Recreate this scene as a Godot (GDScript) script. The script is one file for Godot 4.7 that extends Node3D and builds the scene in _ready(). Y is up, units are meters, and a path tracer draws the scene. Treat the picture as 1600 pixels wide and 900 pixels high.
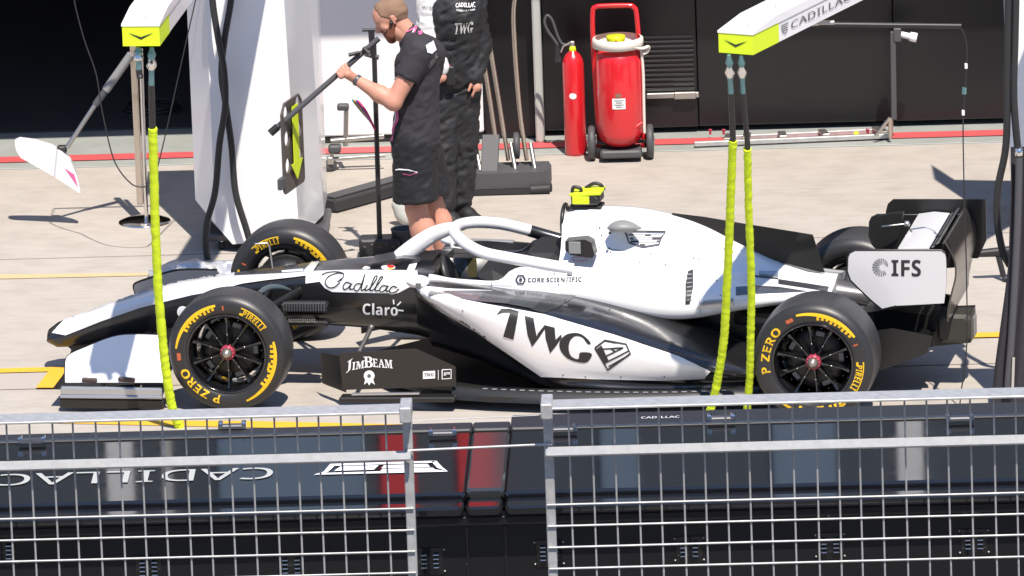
extends Node3D
# ---------- camera model (also used to turn photo pixels into directions) ----------
const FPX := 14000.0
const PITCH := 14.25
const YAW := 1.9
const ROLL := 2.0
var cam_pos := Vector3(1.5, 13.35, 50.0)
var cb: Basis
var M := {}
var used := {}
var car: Node3D
const SUN := Vector3(-0.165, -1.0, -0.55)

func setup_basis():
	var p := deg_to_rad(PITCH); var w := deg_to_rad(YAW); var q := deg_to_rad(ROLL)
	var f := Vector3(-sin(w) * cos(p), -sin(p), -cos(w) * cos(p))
	var r := f.cross(Vector3.UP).normalized(); var u := r.cross(f)
	cb = Basis(r * cos(q) - u * sin(q), u * cos(q) + r * sin(q), -f)
func ray(px: float, py: float) -> Vector3:
	return (-cb.z * FPX + cb.x * (px - 800.0) - cb.y * (py - 450.0)).normalized()
func at(px: float, py: float, h := 0.0) -> Vector3:
	var d := ray(px, py); return cam_pos + d * ((h - cam_pos.y) / d.y)
func atz(px: float, py: float, z: float) -> Vector3:
	var d := ray(px, py); return cam_pos + d * ((z - cam_pos.z) / d.z)
func on_plane(px: float, py: float, p0: Vector3, n: Vector3) -> Vector3:
	var d := ray(px, py); return cam_pos + d * ((p0 - cam_pos).dot(n) / d.dot(n))

# ---------- naming and tagging ----------
func numbered(called: String) -> String:
	if not used.has(called):
		used[called] = 0; return called
	used[called] += 1
	return "%s_%03d" % [called, used[called]]
func tag(o, label: String, category: String, group := ""):
	o.set_meta("label", label); o.set_meta("category", category)
	if group != "": o.set_meta("group", group)
	return o
func thing(called: String, label: String, category: String, where := Vector3.ZERO, turn := 0.0, group := "") -> Node3D:
	var o := Node3D.new(); o.name = numbered(called); add_child(o)
	o.position = where; o.rotation.y = turn
	return tag(o, label, category, group)
func mesh_of(st: SurfaceTool, smooth := true) -> ArrayMesh:
	st.generate_normals()
	return st.commit()
func obj(called: String, st: SurfaceTool, m: Material, parent = null) -> MeshInstance3D:
	return inst(called, mesh_of(st), m, parent)
func inst(called: String, mesh: Mesh, m: Material, parent = null) -> MeshInstance3D:
	var o := MeshInstance3D.new(); o.mesh = mesh; o.material_override = m
	if parent == null:
		o.name = numbered(called); add_child(o)
	else:
		o.name = called; parent.add_child(o, true)
	return o
func struct(called: String, st: SurfaceTool, m: Material) -> MeshInstance3D:
	var o := obj(called, st, m); o.set_meta("kind", "structure"); return o

# ---------- shapes ----------
func mb() -> SurfaceTool:
	var st := SurfaceTool.new(); st.begin(Mesh.PRIMITIVE_TRIANGLES); st.set_smooth_group(-1); return st
func tri(st, a, b, c):
	st.add_vertex(a); st.add_vertex(b); st.add_vertex(c)
func quad(st, a, b, c, d):
	tri(st, a, b, c); tri(st, a, c, d)
func frame_of(dir: Vector3) -> Basis:
	var z := dir.normalized()
	var up := Vector3.UP if absf(z.y) < 0.95 else Vector3.RIGHT
	var x := up.cross(z).normalized(); return Basis(x, z.cross(x), z)
# chamfered box
func box(st, c: Vector3, s: Vector3, bev := 0.004, b := Basis.IDENTITY):
	var h := s * 0.5
	bev = minf(bev, minf(h.x, minf(h.y, h.z)) * 0.45)
	var rings := []
	for k in 4:
		var zz: float = [-h.z, -h.z + bev, h.z - bev, h.z][k]
		var ins: float = bev if (k == 0 or k == 3) else 0.0
		var x := h.x - ins; var y := h.y - ins; var q := bev
		var r := []
		for p in [Vector2(x - q, -y), Vector2(x, -y + q), Vector2(x, y - q), Vector2(x - q, y), Vector2(-x + q, y), Vector2(-x, y - q), Vector2(-x, -y + q), Vector2(-x + q, -y)]:
			r.append(c + b * Vector3(p.x, p.y, zz))
		rings.append(r)
	st.set_smooth_group(-1)
	for k in 3:
		for i in 8:
			var j := (i + 1) % 8
			quad(st, rings[k][i], rings[k + 1][i], rings[k + 1][j], rings[k][j])
	for i in range(1, 7):
		tri(st, rings[0][0], rings[0][i], rings[0][i + 1])
		tri(st, rings[3][0], rings[3][i + 1], rings[3][i])
# box between two points (length axis) with section w (horizontal) x h (vertical)
func bar(st, a: Vector3, b: Vector3, w: float, h: float, bev := 0.003):
	box(st, (a + b) * 0.5, Vector3(w, h, (b - a).length()), bev, frame_of(b - a))
# grid of points -> surface
func loft(st, rows: Array, closed := false, caps := false, smooth := true):
	st.set_smooth_group(0 if smooth else -1)
	var n: int = rows[0].size()
	for i in rows.size() - 1:
		for j in (n if closed else n - 1):
			var k := (j + 1) % n
			quad(st, rows[i][j], rows[i + 1][j], rows[i + 1][k], rows[i][k])
	if caps:
		st.set_smooth_group(-1)
		for e in [0, rows.size() - 1]:
			var c := Vector3.ZERO
			for p in rows[e]: c += p
			c /= n
			for j in n:
				var k := (j + 1) % n
				if e == 0: tri(st, c, rows[e][j], rows[e][k])
				else: tri(st, c, rows[e][k], rows[e][j])
func tube(st, pts: Array, r, seg := 10, caps := true, flat := Vector2.ONE):
	var rows := []
	var n := pts.size()
	var x := Vector3.ZERO
	for i in n:
		var t: Vector3 = (pts[mini(i + 1, n - 1)] - pts[maxi(i - 1, 0)]).normalized()
		if i == 0: x = frame_of(t).x
		x = (x - t * x.dot(t)).normalized()
		var y := t.cross(x)
		var rr: float = r[i] if r is Array else r
		var row := []
		for k in seg:
			var a := -TAU * k / seg
			row.append(pts[i] + x * cos(a) * rr * flat.x + y * sin(a) * rr * flat.y)
		rows.append(row)
	loft(st, rows, true, caps)
func smooth_path(pts: Array, sub := 6, closed := false) -> Array:
	var out := []
	var n := pts.size()
	for i in (n if closed else n - 1):
		var a = pts[(i - 1 + n) % n] if closed else pts[maxi(i - 1, 0)]
		var b = pts[i]; var c = pts[(i + 1) % n]
		var d = pts[(i + 2) % n] if closed else pts[mini(i + 2, n - 1)]
		for k in sub: out.append(b.cubic_interpolate(c, a, d, float(k) / sub))
	if not closed: out.append(pts[n - 1])
	return out
# profile: [[radius, along], ...] round an axis
func lathe(st, prof: Array, c: Vector3, axis: Vector3, seg := 24, smooth := true, shut := false):
	var b := frame_of(axis)
	var rows := []
	for p in prof:
		var row := []
		for k in seg:
			var a := TAU * k / seg
			row.append(c + b * Vector3(cos(a) * p[0], sin(a) * p[0], p[1]))
		rows.append(row)
	if shut: rows.append(rows[0])
	loft(st, rows, true, false, smooth)
# outline (2-D) given thickness along basis z, chamfer none
func prism(st, poly: PackedVector2Array, t: float, x: Transform3D):
	var ids := Geometry2D.triangulate_polygon(poly)
	st.set_smooth_group(-1)
	var n := poly.size()
	for i in range(0, ids.size(), 3):
		var q := [poly[ids[i]], poly[ids[i + 1]], poly[ids[i + 2]]]
		if (q[1] - q[0]).cross(q[2] - q[0]) < 0: q.reverse()
		tri(st, x * Vector3(q[0].x, q[0].y, t / 2), x * Vector3(q[2].x, q[2].y, t / 2), x * Vector3(q[1].x, q[1].y, t / 2))
		tri(st, x * Vector3(q[0].x, q[0].y, -t / 2), x * Vector3(q[1].x, q[1].y, -t / 2), x * Vector3(q[2].x, q[2].y, -t / 2))
	var cw := Geometry2D.is_polygon_clockwise(poly)
	for i in n:
		var a := poly[i]; var b := poly[(i + 1) % n]
		if cw: var s := a; a = b; b = s
		quad(st, x * Vector3(a.x, a.y, -t / 2), x * Vector3(a.x, a.y, t / 2), x * Vector3(b.x, b.y, t / 2), x * Vector3(b.x, b.y, -t / 2))
func pv(a: Array) -> PackedVector2Array:
	var o := PackedVector2Array()
	for p in a: o.append(p if p is Vector2 else Vector2(p[0], p[1]))
	return o
func arc_pts(c: Vector2, r: float, a0: float, a1: float, n: int) -> Array:
	var o := []
	for i in n + 1:
		var a := deg_to_rad(lerpf(a0, a1, float(i) / n)); o.append(c + Vector2(cos(a), sin(a)) * r)
	return o
func round_rect(w: float, h: float, r: float, n := 4) -> PackedVector2Array:
	var o := []
	o.append_array(arc_pts(Vector2(w / 2 - r, h / 2 - r), r, 0, 90, n)); o.append_array(arc_pts(Vector2(-w / 2 + r, h / 2 - r), r, 90, 180, n))
	o.append_array(arc_pts(Vector2(-w / 2 + r, -h / 2 + r), r, 180, 270, n)); o.append_array(arc_pts(Vector2(w / 2 - r, -h / 2 + r), r, 270, 360, n))
	return pv(o)

# ---------- materials ----------
func lin(r: float, g: float, b: float) -> Color:
	return Color(r, g, b).linear_to_srgb()
func mat(called: String, c: Color, rough := 0.6, metal := 0.0, extra := {}) -> StandardMaterial3D:
	var m := StandardMaterial3D.new(); m.albedo_color = c; m.roughness = rough; m.metallic = metal
	m.cull_mode = BaseMaterial3D.CULL_DISABLED
	for k in extra: m.set(k, extra[k])
	M[called] = m
	return m
func noise_tex(freq: float, lo: Color, hi: Color, seed_ := 1, size := 512, oct := 5, normal := false, stretch := Vector2.ONE, mid = null) -> NoiseTexture2D:
	var n := FastNoiseLite.new(); n.seed = seed_; n.frequency = freq; n.fractal_octaves = oct; n.noise_type = FastNoiseLite.TYPE_SIMPLEX_SMOOTH
	var t := NoiseTexture2D.new(); t.width = int(size * stretch.x); t.height = int(size * stretch.y); t.seamless = true; t.noise = n; t.as_normal_map = normal
	if normal: t.bump_strength = 2.0
	else:
		var g := Gradient.new(); g.set_color(0, lo); g.set_color(1, hi)
		if mid != null: g.add_point(0.5, mid)
		t.color_ramp = g
	return t
# ---------- lettering ----------
func text_tris(s: String, bold := true, serif := false, wide := 0.0, italic := 0.0) -> Dictionary:
	var f := SystemFont.new(); f.font_names = PackedStringArray(["Droid Serif" if serif else "Droid Sans"]); f.font_weight = 700 if bold else 400
	var t := TextMesh.new(); t.text = s; t.font = f; t.font_size = 64; t.pixel_size = 0.01; t.depth = 0.0; t.curve_step = 2.0
	var arr := t.get_mesh_arrays()
	var v: PackedVector3Array = arr[Mesh.ARRAY_VERTEX]
	var idx = arr[Mesh.ARRAY_INDEX]
	var out := PackedVector2Array()
	var lo := Vector2(1e9, 1e9); var hi := -lo
	if idx == null or idx.size() == 0:
		idx = range(v.size())
	for i in idx:
		var p := Vector2(v[i].x, v[i].y); out.append(p); lo = lo.min(p); hi = hi.max(p)
	var sz := hi - lo
	for i in out.size():
		out[i] = (out[i] - lo) / Vector2(maxf(sz.x, 1e-6), maxf(sz.y, 1e-6))   # unit box, y up
	return {tris = out, aspect = sz.x / maxf(sz.y, 1e-6)}
func poly_tris(poly: Array) -> PackedVector2Array:
	var p := pv(poly); var o := PackedVector2Array()
	for i in Geometry2D.triangulate_polygon(p): o.append(p[i])
	return o
# ribbon along a 2-D path
func ribbon(pts: Array, w: float) -> PackedVector2Array:
	var o := PackedVector2Array()
	var n := pts.size()
	var l := []; var r := []
	for i in n:
		var t: Vector2 = (pts[mini(i + 1, n - 1)] - pts[maxi(i - 1, 0)]).normalized(); var k := Vector2(-t.y, t.x) * w * 0.5
		l.append(pts[i] + k); r.append(pts[i] - k)
	for i in n - 1:
		for p in [l[i], r[i], r[i + 1], l[i], r[i + 1], l[i + 1]]: o.append(p)
	return o
# flat lettering in a frame: unit box -> x right, y up
func text_on(st, tr: Dictionary, org: Vector3, vx: Vector3, vy: Vector3):
	st.set_smooth_group(-1)
	var t: PackedVector2Array = tr.tris
	for i in range(0, t.size(), 3):
		for k in 3: st.add_vertex(org + vx * t[i + k].x + vy * t[i + k].y)
# triangles given in photo pixels laid on a mesh of the car (real point where that direction meets it)
func decal(called: String, tris: PackedVector2Array, tms: Array, m: Material, parent, lift := 0.003, maxpx := 14.0, root = null):
	var st := mb()
	st.set_smooth_group(0)
	if root == null: root = car
	var inv: Transform3D = root.transform.affine_inverse()
	var o: Vector3 = inv * cam_pos
	var work := []
	for i in range(0, tris.size(), 3): work.append([tris[i], tris[i + 1], tris[i + 2]])
	var cache := {}
	while work.size() > 0:
		var t = work.pop_back()
		var e0: float = t[0].distance_to(t[1]); var e1: float = t[1].distance_to(t[2]); var e2: float = t[2].distance_to(t[0])
		if maxf(e0, maxf(e1, e2)) > maxpx:
			if e0 >= e1 and e0 >= e2:
				var m0: Vector2 = (t[0] + t[1]) * 0.5; work.append([t[0], m0, t[2]]); work.append([m0, t[1], t[2]])
			elif e1 >= e2:
				var m1: Vector2 = (t[1] + t[2]) * 0.5; work.append([t[0], t[1], m1]); work.append([t[0], m1, t[2]])
			else:
				var m2: Vector2 = (t[2] + t[0]) * 0.5; work.append([t[0], t[1], m2]); work.append([m2, t[1], t[2]])
			continue
		var q := []
		for p in t:
			if not cache.has(p):
				var d: Vector3 = inv.basis * ray(p.x, p.y)
				var best = null; var bd := 1e9
				for tm in tms:
					var h = tm.intersect_ray(o + d * 40.0, d)
					if not h.is_empty():
						var dd: float = h.position.distance_to(o)
						if dd < bd:
							bd = dd; var nn: Vector3 = h.normal
							if nn.dot(d) > 0: nn = -nn
							best = h.position + nn * lift
				cache[p] = best
			if cache[p] != null: q.append(cache[p])
		if q.size() == 3: tri(st, q[0], q[1], q[2])
	return obj(called, st, m, parent)
func pix_text(tr: Dictionary, org: Vector2, vx: Vector2, vy: Vector2) -> PackedVector2Array:
	var o := PackedVector2Array()
	for p in tr.tris: o.append(org + vx * p.x + vy * p.y)
	return o

func make_materials():
	mat("concrete", Color.WHITE, 0.85, 0, {uv1_triplanar = true, uv1_world_triplanar = true, uv1_scale = Vector3(0.23, 0.23, 0.23),
		albedo_texture = noise_tex(0.012, lin(0.375, 0.340, 0.300), lin(0.44, 0.402, 0.358), 3, 1024, 6, false, Vector2.ONE, lin(0.418, 0.381, 0.338)),
		detail_enabled = true, detail_blend_mode = BaseMaterial3D.BLEND_MODE_MUL, detail_uv_layer = BaseMaterial3D.DETAIL_UV_1,
		detail_albedo = noise_tex(0.05, Color(0.945, 0.94, 0.935), Color.WHITE, 8, 1024, 5, false, Vector2(0.25, 1.0), Color(0.985, 0.982, 0.98)),
		normal_enabled = true, normal_texture = noise_tex(0.3, Color.BLACK, Color.WHITE, 4, 512, 3, true), normal_scale = 0.12})
	mat("aggregate", Color.WHITE, 0.9, 0, {uv1_triplanar = true, uv1_world_triplanar = true, uv1_scale = Vector3(0.8, 0.8, 0.8),
		albedo_texture = noise_tex(0.2, lin(0.30, 0.265, 0.235), lin(0.50, 0.445, 0.395), 5, 1024, 3)})
	mat("subgrade", lin(0.06, 0.055, 0.05), 0.95)
	mat("floor_paint", Color.WHITE, 0.5, 0, {uv1_triplanar = true, uv1_world_triplanar = true, uv1_scale = Vector3(0.3, 0.3, 0.3),
		albedo_texture = noise_tex(0.02, lin(0.27, 0.29, 0.27), lin(0.34, 0.355, 0.335), 6, 512, 5)})
	mat("red_paint", lin(0.52, 0.085, 0.09), 0.6)
	mat("yellow_paint", Color.WHITE, 0.7, 0, {uv1_triplanar = true, uv1_world_triplanar = true, uv1_scale = Vector3(1.3, 1.3, 1.3),
		albedo_texture = noise_tex(0.09, lin(0.42, 0.29, 0.14), lin(0.78, 0.42, 0.02), 9, 512, 4, false, Vector2.ONE, lin(0.76, 0.41, 0.02))})
	mat("yellow_worn", Color.WHITE, 0.8, 0, {uv1_triplanar = true, uv1_world_triplanar = true, uv1_scale = Vector3(1.3, 1.3, 1.3),
		albedo_texture = noise_tex(0.07, lin(0.45, 0.36, 0.26), lin(0.68, 0.46, 0.18), 10, 512, 4)})
	mat("wall_white", lin(0.78, 0.78, 0.78), 0.55)
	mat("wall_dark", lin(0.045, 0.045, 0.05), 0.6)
	mat("door_black", lin(0.009, 0.009, 0.0105), 0.3)
	mat("soffit", lin(0.5, 0.5, 0.5), 0.8)
	mat("jamb", lin(0.42, 0.43, 0.40), 0.5)
	mat("glass_dark", lin(0.07, 0.085, 0.10), 0.1)
	mat("stand_black", lin(0.006, 0.006, 0.007), 0.4)
	mat("banner_red", lin(0.6, 0.015, 0.02), 0.6)
	mat("banner_blue", lin(0.14, 0.21, 0.30), 0.6)
	mat("banner_orange", lin(0.6, 0.25, 0.1), 0.6)
	mat("white_paint", lin(0.80, 0.80, 0.81), 0.3, 0, {clearcoat_enabled = true, clearcoat = 0.5, clearcoat_roughness = 0.1})
	mat("dark_grey0", lin(0.05, 0.05, 0.05), 0.5)
	mat("neon", lin(0.66, 0.82, 0.02), 0.45)
	mat("neon_cloth", Color.WHITE, 0.85, 0, {uv1_triplanar = true, uv1_scale = Vector3(6, 6, 6), albedo_texture = noise_tex(0.05, lin(0.58, 0.74, 0.012), lin(0.72, 0.88, 0.03), 12, 256, 4),
		normal_enabled = true, normal_texture = noise_tex(0.03, Color.BLACK, Color.WHITE, 13, 256, 3, true), normal_scale = 1.2})
	mat("rubber", lin(0.022, 0.022, 0.023), 0.6)
	mat("black_plastic", lin(0.02, 0.02, 0.021), 0.45)
	mat("black_gloss", lin(0.008, 0.008, 0.009), 0.06, 0, {metallic_specular = 0.9, roughness_texture = noise_tex(0.015, Color(0.5, 0.5, 0.5), Color.WHITE, 51, 512, 5), uv1_triplanar = true, uv1_scale = Vector3(0.8, 0.8, 0.8)})
	mat("smoked", lin(0.03, 0.032, 0.034), 0.1, 0, {metallic_specular = 0.9})
	mat("galvanised", Color.WHITE, 0.42, 0.35, {uv1_triplanar = true, uv1_scale = Vector3(2, 2, 2), albedo_texture = noise_tex(0.03, lin(0.38, 0.38, 0.37), lin(0.52, 0.52, 0.51), 14, 256, 5)})
	mat("chrome", lin(0.75, 0.74, 0.72), 0.12, 1.0)
	mat("steel", lin(0.5, 0.48, 0.45), 0.35, 0.9)
	mat("brass_tube", lin(0.62, 0.55, 0.47), 0.25, 0.9)
	mat("grey_metal", lin(0.12, 0.12, 0.13), 0.4, 0.5)
	mat("teal_fitting", lin(0.15, 0.30, 0.32), 0.3, 0.6)
	mat("text_dark", lin(0.02, 0.02, 0.022), 0.5)
	mat("text_white", lin(0.82, 0.82, 0.82), 0.5)
	mat("text_grey", lin(0.12, 0.12, 0.13), 0.5)

func sheet(st, pts: Array, y: float):
	# flat polygon on the ground
	var p := pv(pts)
	st.set_smooth_group(-1)
	var ids := Geometry2D.triangulate_polygon(p)
	for i in range(0, ids.size(), 3):
		var q := [p[ids[i]], p[ids[i + 1]], p[ids[i + 2]]]
		if (q[1] - q[0]).cross(q[2] - q[0]) < 0: q.reverse()
		tri(st, Vector3(q[0].x, y, q[0].y), Vector3(q[1].x, y, q[1].y), Vector3(q[2].x, y, q[2].y))
func gpx(pts: Array, h := 0.0) -> Array:
	var o := []
	for p in pts:
		var v := at(p[0], p[1], h); o.append(Vector2(v.x, v.z))
	return o

func build_ground():
	var st := mb(); sheet(st, [[-200, -200], [200, -200], [200, 200], [-200, 200]], -0.06)
	struct("ground", st, M.subgrade)
	# concrete slabs of the pit lane
	st = mb(); sheet(st, [[-60, -6.02], [60, -6.02], [60, 12], [-60, 12]], -0.05)
	var lane := struct("pit_lane", st, M.subgrade)
	var vx := at(1760, 330).x
	var cols := [-40.0, -24.0, -12.0, vx - 9.5, vx, vx + 6.0, vx + 18.0, 40.0]
	var rows := [-6.0, -3.6, 12.0]
	for r in rows.size() - 1:
		for c in cols.size() - 1:
			st = mb()
			var g := 0.006
			box(st, Vector3((cols[c] + cols[c + 1]) / 2, -0.022, (rows[r] + rows[r + 1]) / 2), Vector3(cols[c + 1] - cols[c] - g * (0.5 if c != 0 else 0.5), 0.044, rows[r + 1] - rows[r] - 0.034), 0.003)
			obj("slab", st, M.concrete, lane)
	# strip of exposed aggregate under the yellow line
	st = mb()
	var z1 := at(45, 580).z
	sheet(st, [[-30, z1 + 0.05], [30, z1 + 0.05], [30, z1 + 0.42], [-30, z1 + 0.42]], 0.004)
	struct("pavement_strip", st, M.aggregate)
	# painted lines
	st = mb(); sheet(st, [[-30, -6.16], [30, -6.16], [30, -6.32], [-30, -6.32]], 0.006); struct("red_line", st, M.red_paint)
	st = mb(); sheet(st, [[-30, z1 - 0.05], [at(104, 580).x, z1 - 0.05], [at(104, 580).x, z1 + 0.05], [-30, z1 + 0.05]], 0.009); struct("yellow_line", st, M.yellow_paint)
	st = mb(); sheet(st, [[at(1425, 530).x, z1 - 0.28], [30, z1 - 0.28], [30, z1 - 0.17], [at(1425, 530).x, z1 - 0.17]], 0.009); struct("yellow_line", st, M.yellow_paint)
	st = mb(); sheet(st, gpx([[-20, 437], [252, 431], [330, 428], [330, 423], [252, 427], [-20, 430]]), 0.004); struct("yellow_line", st, M.yellow_worn)
	st = mb(); sheet(st, gpx([[56, 609], [84, 609], [104, 583], [76, 583]]), 0.013); struct("yellow_mark", st, M.yellow_paint)
	st = mb(); sheet(st, gpx([[-40, 655], [130, 657], [400, 659], [640, 664], [900, 668], [900, 674], [640, 671], [400, 669], [130, 663], [-40, 660]]), 0.004); struct("yellow_line", st, M.yellow_paint)

func build_garage():
	# floor inside and in front of the garages
	var st := mb(); box(st, Vector3(0, -0.022, -10.5), Vector3(80, 0.044, 8.98), 0.003)
	struct("garage_floor", st, M.floor_paint)
	var g := thing("garage_building", "pit garage building with white wall, dark open bay and black doors", "building", Vector3(0, 0, -6.4))
	var z := -6.4
	var X := func(px: float, py := 215.0) -> float: return atz(px, py, z).x
	# white wall behind the crew
	var xa: float = X.call(496); var xb: float = X.call(756)
	st = mb(); box(st, Vector3((xa + xb) / 2, 1.775, -0.15), Vector3(xb - xa, 3.45, 0.2), 0.01); obj("wall", st, M.wall_white, g)
	st = mb(); box(st, Vector3((xa + xb) / 2, 0.025, -0.15), Vector3(xb - xa, 0.05, 0.16), 0.01); obj("plinth", st, M.black_plastic, g)
	# black wall leaf and pale jamb
	var xc: float = X.call(838); var xd: float = X.call(851)
	st = mb(); box(st, Vector3((xb + xc) / 2 + 0.003, 1.75, -0.12), Vector3(xc - xb - 0.006, 3.5, 0.1), 0.01); obj("door", st, M.door_black, g)
	st = mb(); box(st, Vector3((xc + xd) / 2, 1.75, -0.06), Vector3(xd - xc, 3.5, 0.3), 0.01); obj("door_jamb", st, M.jamb, g)
	# black glossy doors to the right, in leaves
	var edges := [xd, X.call(1092), X.call(1400), X.call(1580), X.call(1580) + 1.2, X.call(1580) + 6.0]
	for i in edges.size() - 1:
		st = mb(); box(st, Vector3((edges[i] + edges[i + 1]) / 2, 1.77, -0.13 - 0.012 * (i % 2)), Vector3(edges[i + 1] - edges[i] - 0.004, 3.46, 0.08), 0.006)
		obj("door", st, M.door_black, g)
	# louvred part of the first leaf
	var lx0: float = X.call(1008); var lx1: float = X.call(1088)
	for k in 12:
		st = mb()
		var py := 62.0 + k * 7.4
		box(st, Vector3((lx0 + lx1) / 2, atz(1050, py, z).y, -0.085), Vector3(lx1 - lx0, 0.016, 0.022), 0.003, Basis(Vector3.RIGHT, 0.5))
		obj("slat", st, M.black_plastic, g)
	var r0: Vector3 = atz(1010, 154, z); var r1: Vector3 = atz(1092, 151, z)
	st = mb(); box(st, Vector3((r0.x + r1.x) / 2, (r0.y + r1.y) / 2, -0.07), Vector3(r1.x - r0.x, 0.035, 0.03), 0.004); obj("sill_rail", st, M.steel, g)
	st = mb(); box(st, Vector3(r1.x - 0.09, r1.y, -0.05), Vector3(0.14, 0.045, 0.03), 0.004); obj("latch", st, M.steel, g)
	# bay on the left: side and back walls, dark
	st = mb(); box(st, Vector3(xa + 0.08, 1.75, -4.3), Vector3(0.14, 3.5, 8.0), 0.01); obj("wall", st, M.wall_dark, g)
	st = mb(); box(st, Vector3(0, 1.75, -8.4), Vector3(80, 3.5, 0.2), 0.01); obj("wall", st, M.wall_dark, g)
	st = mb(); box(st, Vector3(-12.0, 1.75, -4.2), Vector3(0.2, 3.5, 8.2), 0.01); obj("wall", st, M.wall_dark, g)
	# unseen header added over the bay to keep sky light out
	st = mb(); box(st, Vector3((-12.0 + xa) / 2, 2.7, -0.2), Vector3(12.0 + xa - 0.1, 1.6, 0.2), 0.01); obj("added_lintel", st, M.wall_white, g)
	# overhang and upper storey
	st = mb(); box(st, Vector3(0, 3.75, -4.0), Vector3(80, 0.5, 11.0), 0.02); obj("roof", st, M.soffit, g)
	st = mb(); box(st, Vector3(0, 6.6, -3.4), Vector3(80, 5.2, 9.0), 0.02); obj("wall", st, M.glass_dark, g)
	var uz := z + 1.1
	for c in [[155, 197, "wall_white"], [242, 258, "soffit"], [330, 560, "banner_blue"], [585, 640, "banner_red"], [706, 764, "banner_red"], [930, 990, "banner_blue"], [1200, 1300, "banner_blue"], [1395, 1436, "wall_white"]]:
		var x0: float = atz(c[0], 450, uz).x; var x1: float = atz(c[1], 450, uz).x
		st = mb(); box(st, Vector3((x0 + x1) / 2, 6.6, 1.16), Vector3(x1 - x0, 5.0, 0.1), 0.01)
		obj("pillar" if c[2] == "wall_white" else "banner", st, M[c[2]], g)
	# dark sheet from the shade edge inward, bay shade put into its colour
	st = mb(); box(st, Vector3((-12.0 + xa) / 2, 0.005, -10.8), Vector3(12.0 + xa, 0.01, 7.6), 0.002); struct("floor_shade", st, mat("shade_dark", lin(0.05, 0.053, 0.056), 0.5))
	var coil := thing("cable_coil", "black cable coiled on the grey floor of the garage bay", "cable", at(238, 175))
	for k in 3:
		st = mb(); var pts := []
		for i in 33:
			var a := TAU * i / 32.0; pts.append(Vector3(cos(a) * (0.19 - 0.015 * k), 0.012 + 0.02 * k, sin(a) * (0.19 - 0.012 * k)))
		tube(st, pts, 0.011, 6); obj("loop", st, M.rubber, coil)

func fence_panel(x0: float, x1: float, post_at: int, label: String):
	var z := 11.12
	var f := thing("mesh_fence", label, "fence", Vector3(x0, 0, z), 0.0, "pit wall mesh fences")
	var w := x1 - x0
	var st := mb(); box(st, Vector3(w / 2, 2.942, 0.07), Vector3(w, 0.011, 0.15), 0.003); obj("top_rail", st, M.galvanised, f)
	st = mb(); box(st, Vector3(w / 2, 2.718, 0.05), Vector3(w - 0.01, 0.044, 0.03), 0.005, Basis(Vector3.RIGHT, -0.35)); obj("middle_rail", st, M.galvanised, f)
	for side in [post_at]:
		var px := 0.02 if side == 0 else w - 0.02
		st = mb(); box(st, Vector3(px, 1.66, -0.03), Vector3(0.042, 2.56, 0.06), 0.004); obj("post", st, M.galvanised, f)
		st = mb(); box(st, Vector3(px, 2.932, 0.06), Vector3(0.052, 0.07, 0.184), 0.004); obj("bracket", st, M.galvanised, f)
	var sp := 0.1
	st = mb(); tube(st, [Vector3(0, 1.55, 0), Vector3(0, 2.57, 0), Vector3(0, 2.67, 0.012), Vector3(0, 2.90, 0.0)], 0.005, 6)
	var vm := mesh_of(st)
	var n := int(w / sp)
	var rgf := RandomNumberGenerator.new(); rgf.seed = 77 + post_at
	for i in n:
		var o := inst("vertical_wire", vm, M.galvanised, f)
		o.position.x = ((0.02 + sp * (i + 1)) if post_at == 0 else (w - 0.02 - sp * (i + 1))) + rgf.randf_range(-0.002, 0.002)
		o.position.z = rgf.randf_range(-0.002, 0.002); o.rotation.z = rgf.randf_range(-0.002, 0.002)
	st = mb(); tube(st, [Vector3(0.005, 0, 0.008), Vector3(w - 0.005, 0, 0.008)], 0.0052, 6)
	var hm := mesh_of(st)
	for k in 12:
		var y := 2.46 - 0.1 * k
		if k < 11:
			var o := inst("horizontal_wire", hm, M.galvanised, f); o.position.y = y; o.rotation.z = rgf.randf_range(-0.0012, 0.0012)
	var o2 := inst("horizontal_wire", hm, M.galvanised, f); o2.position = Vector3(0, 2.82, -0.012)

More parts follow.
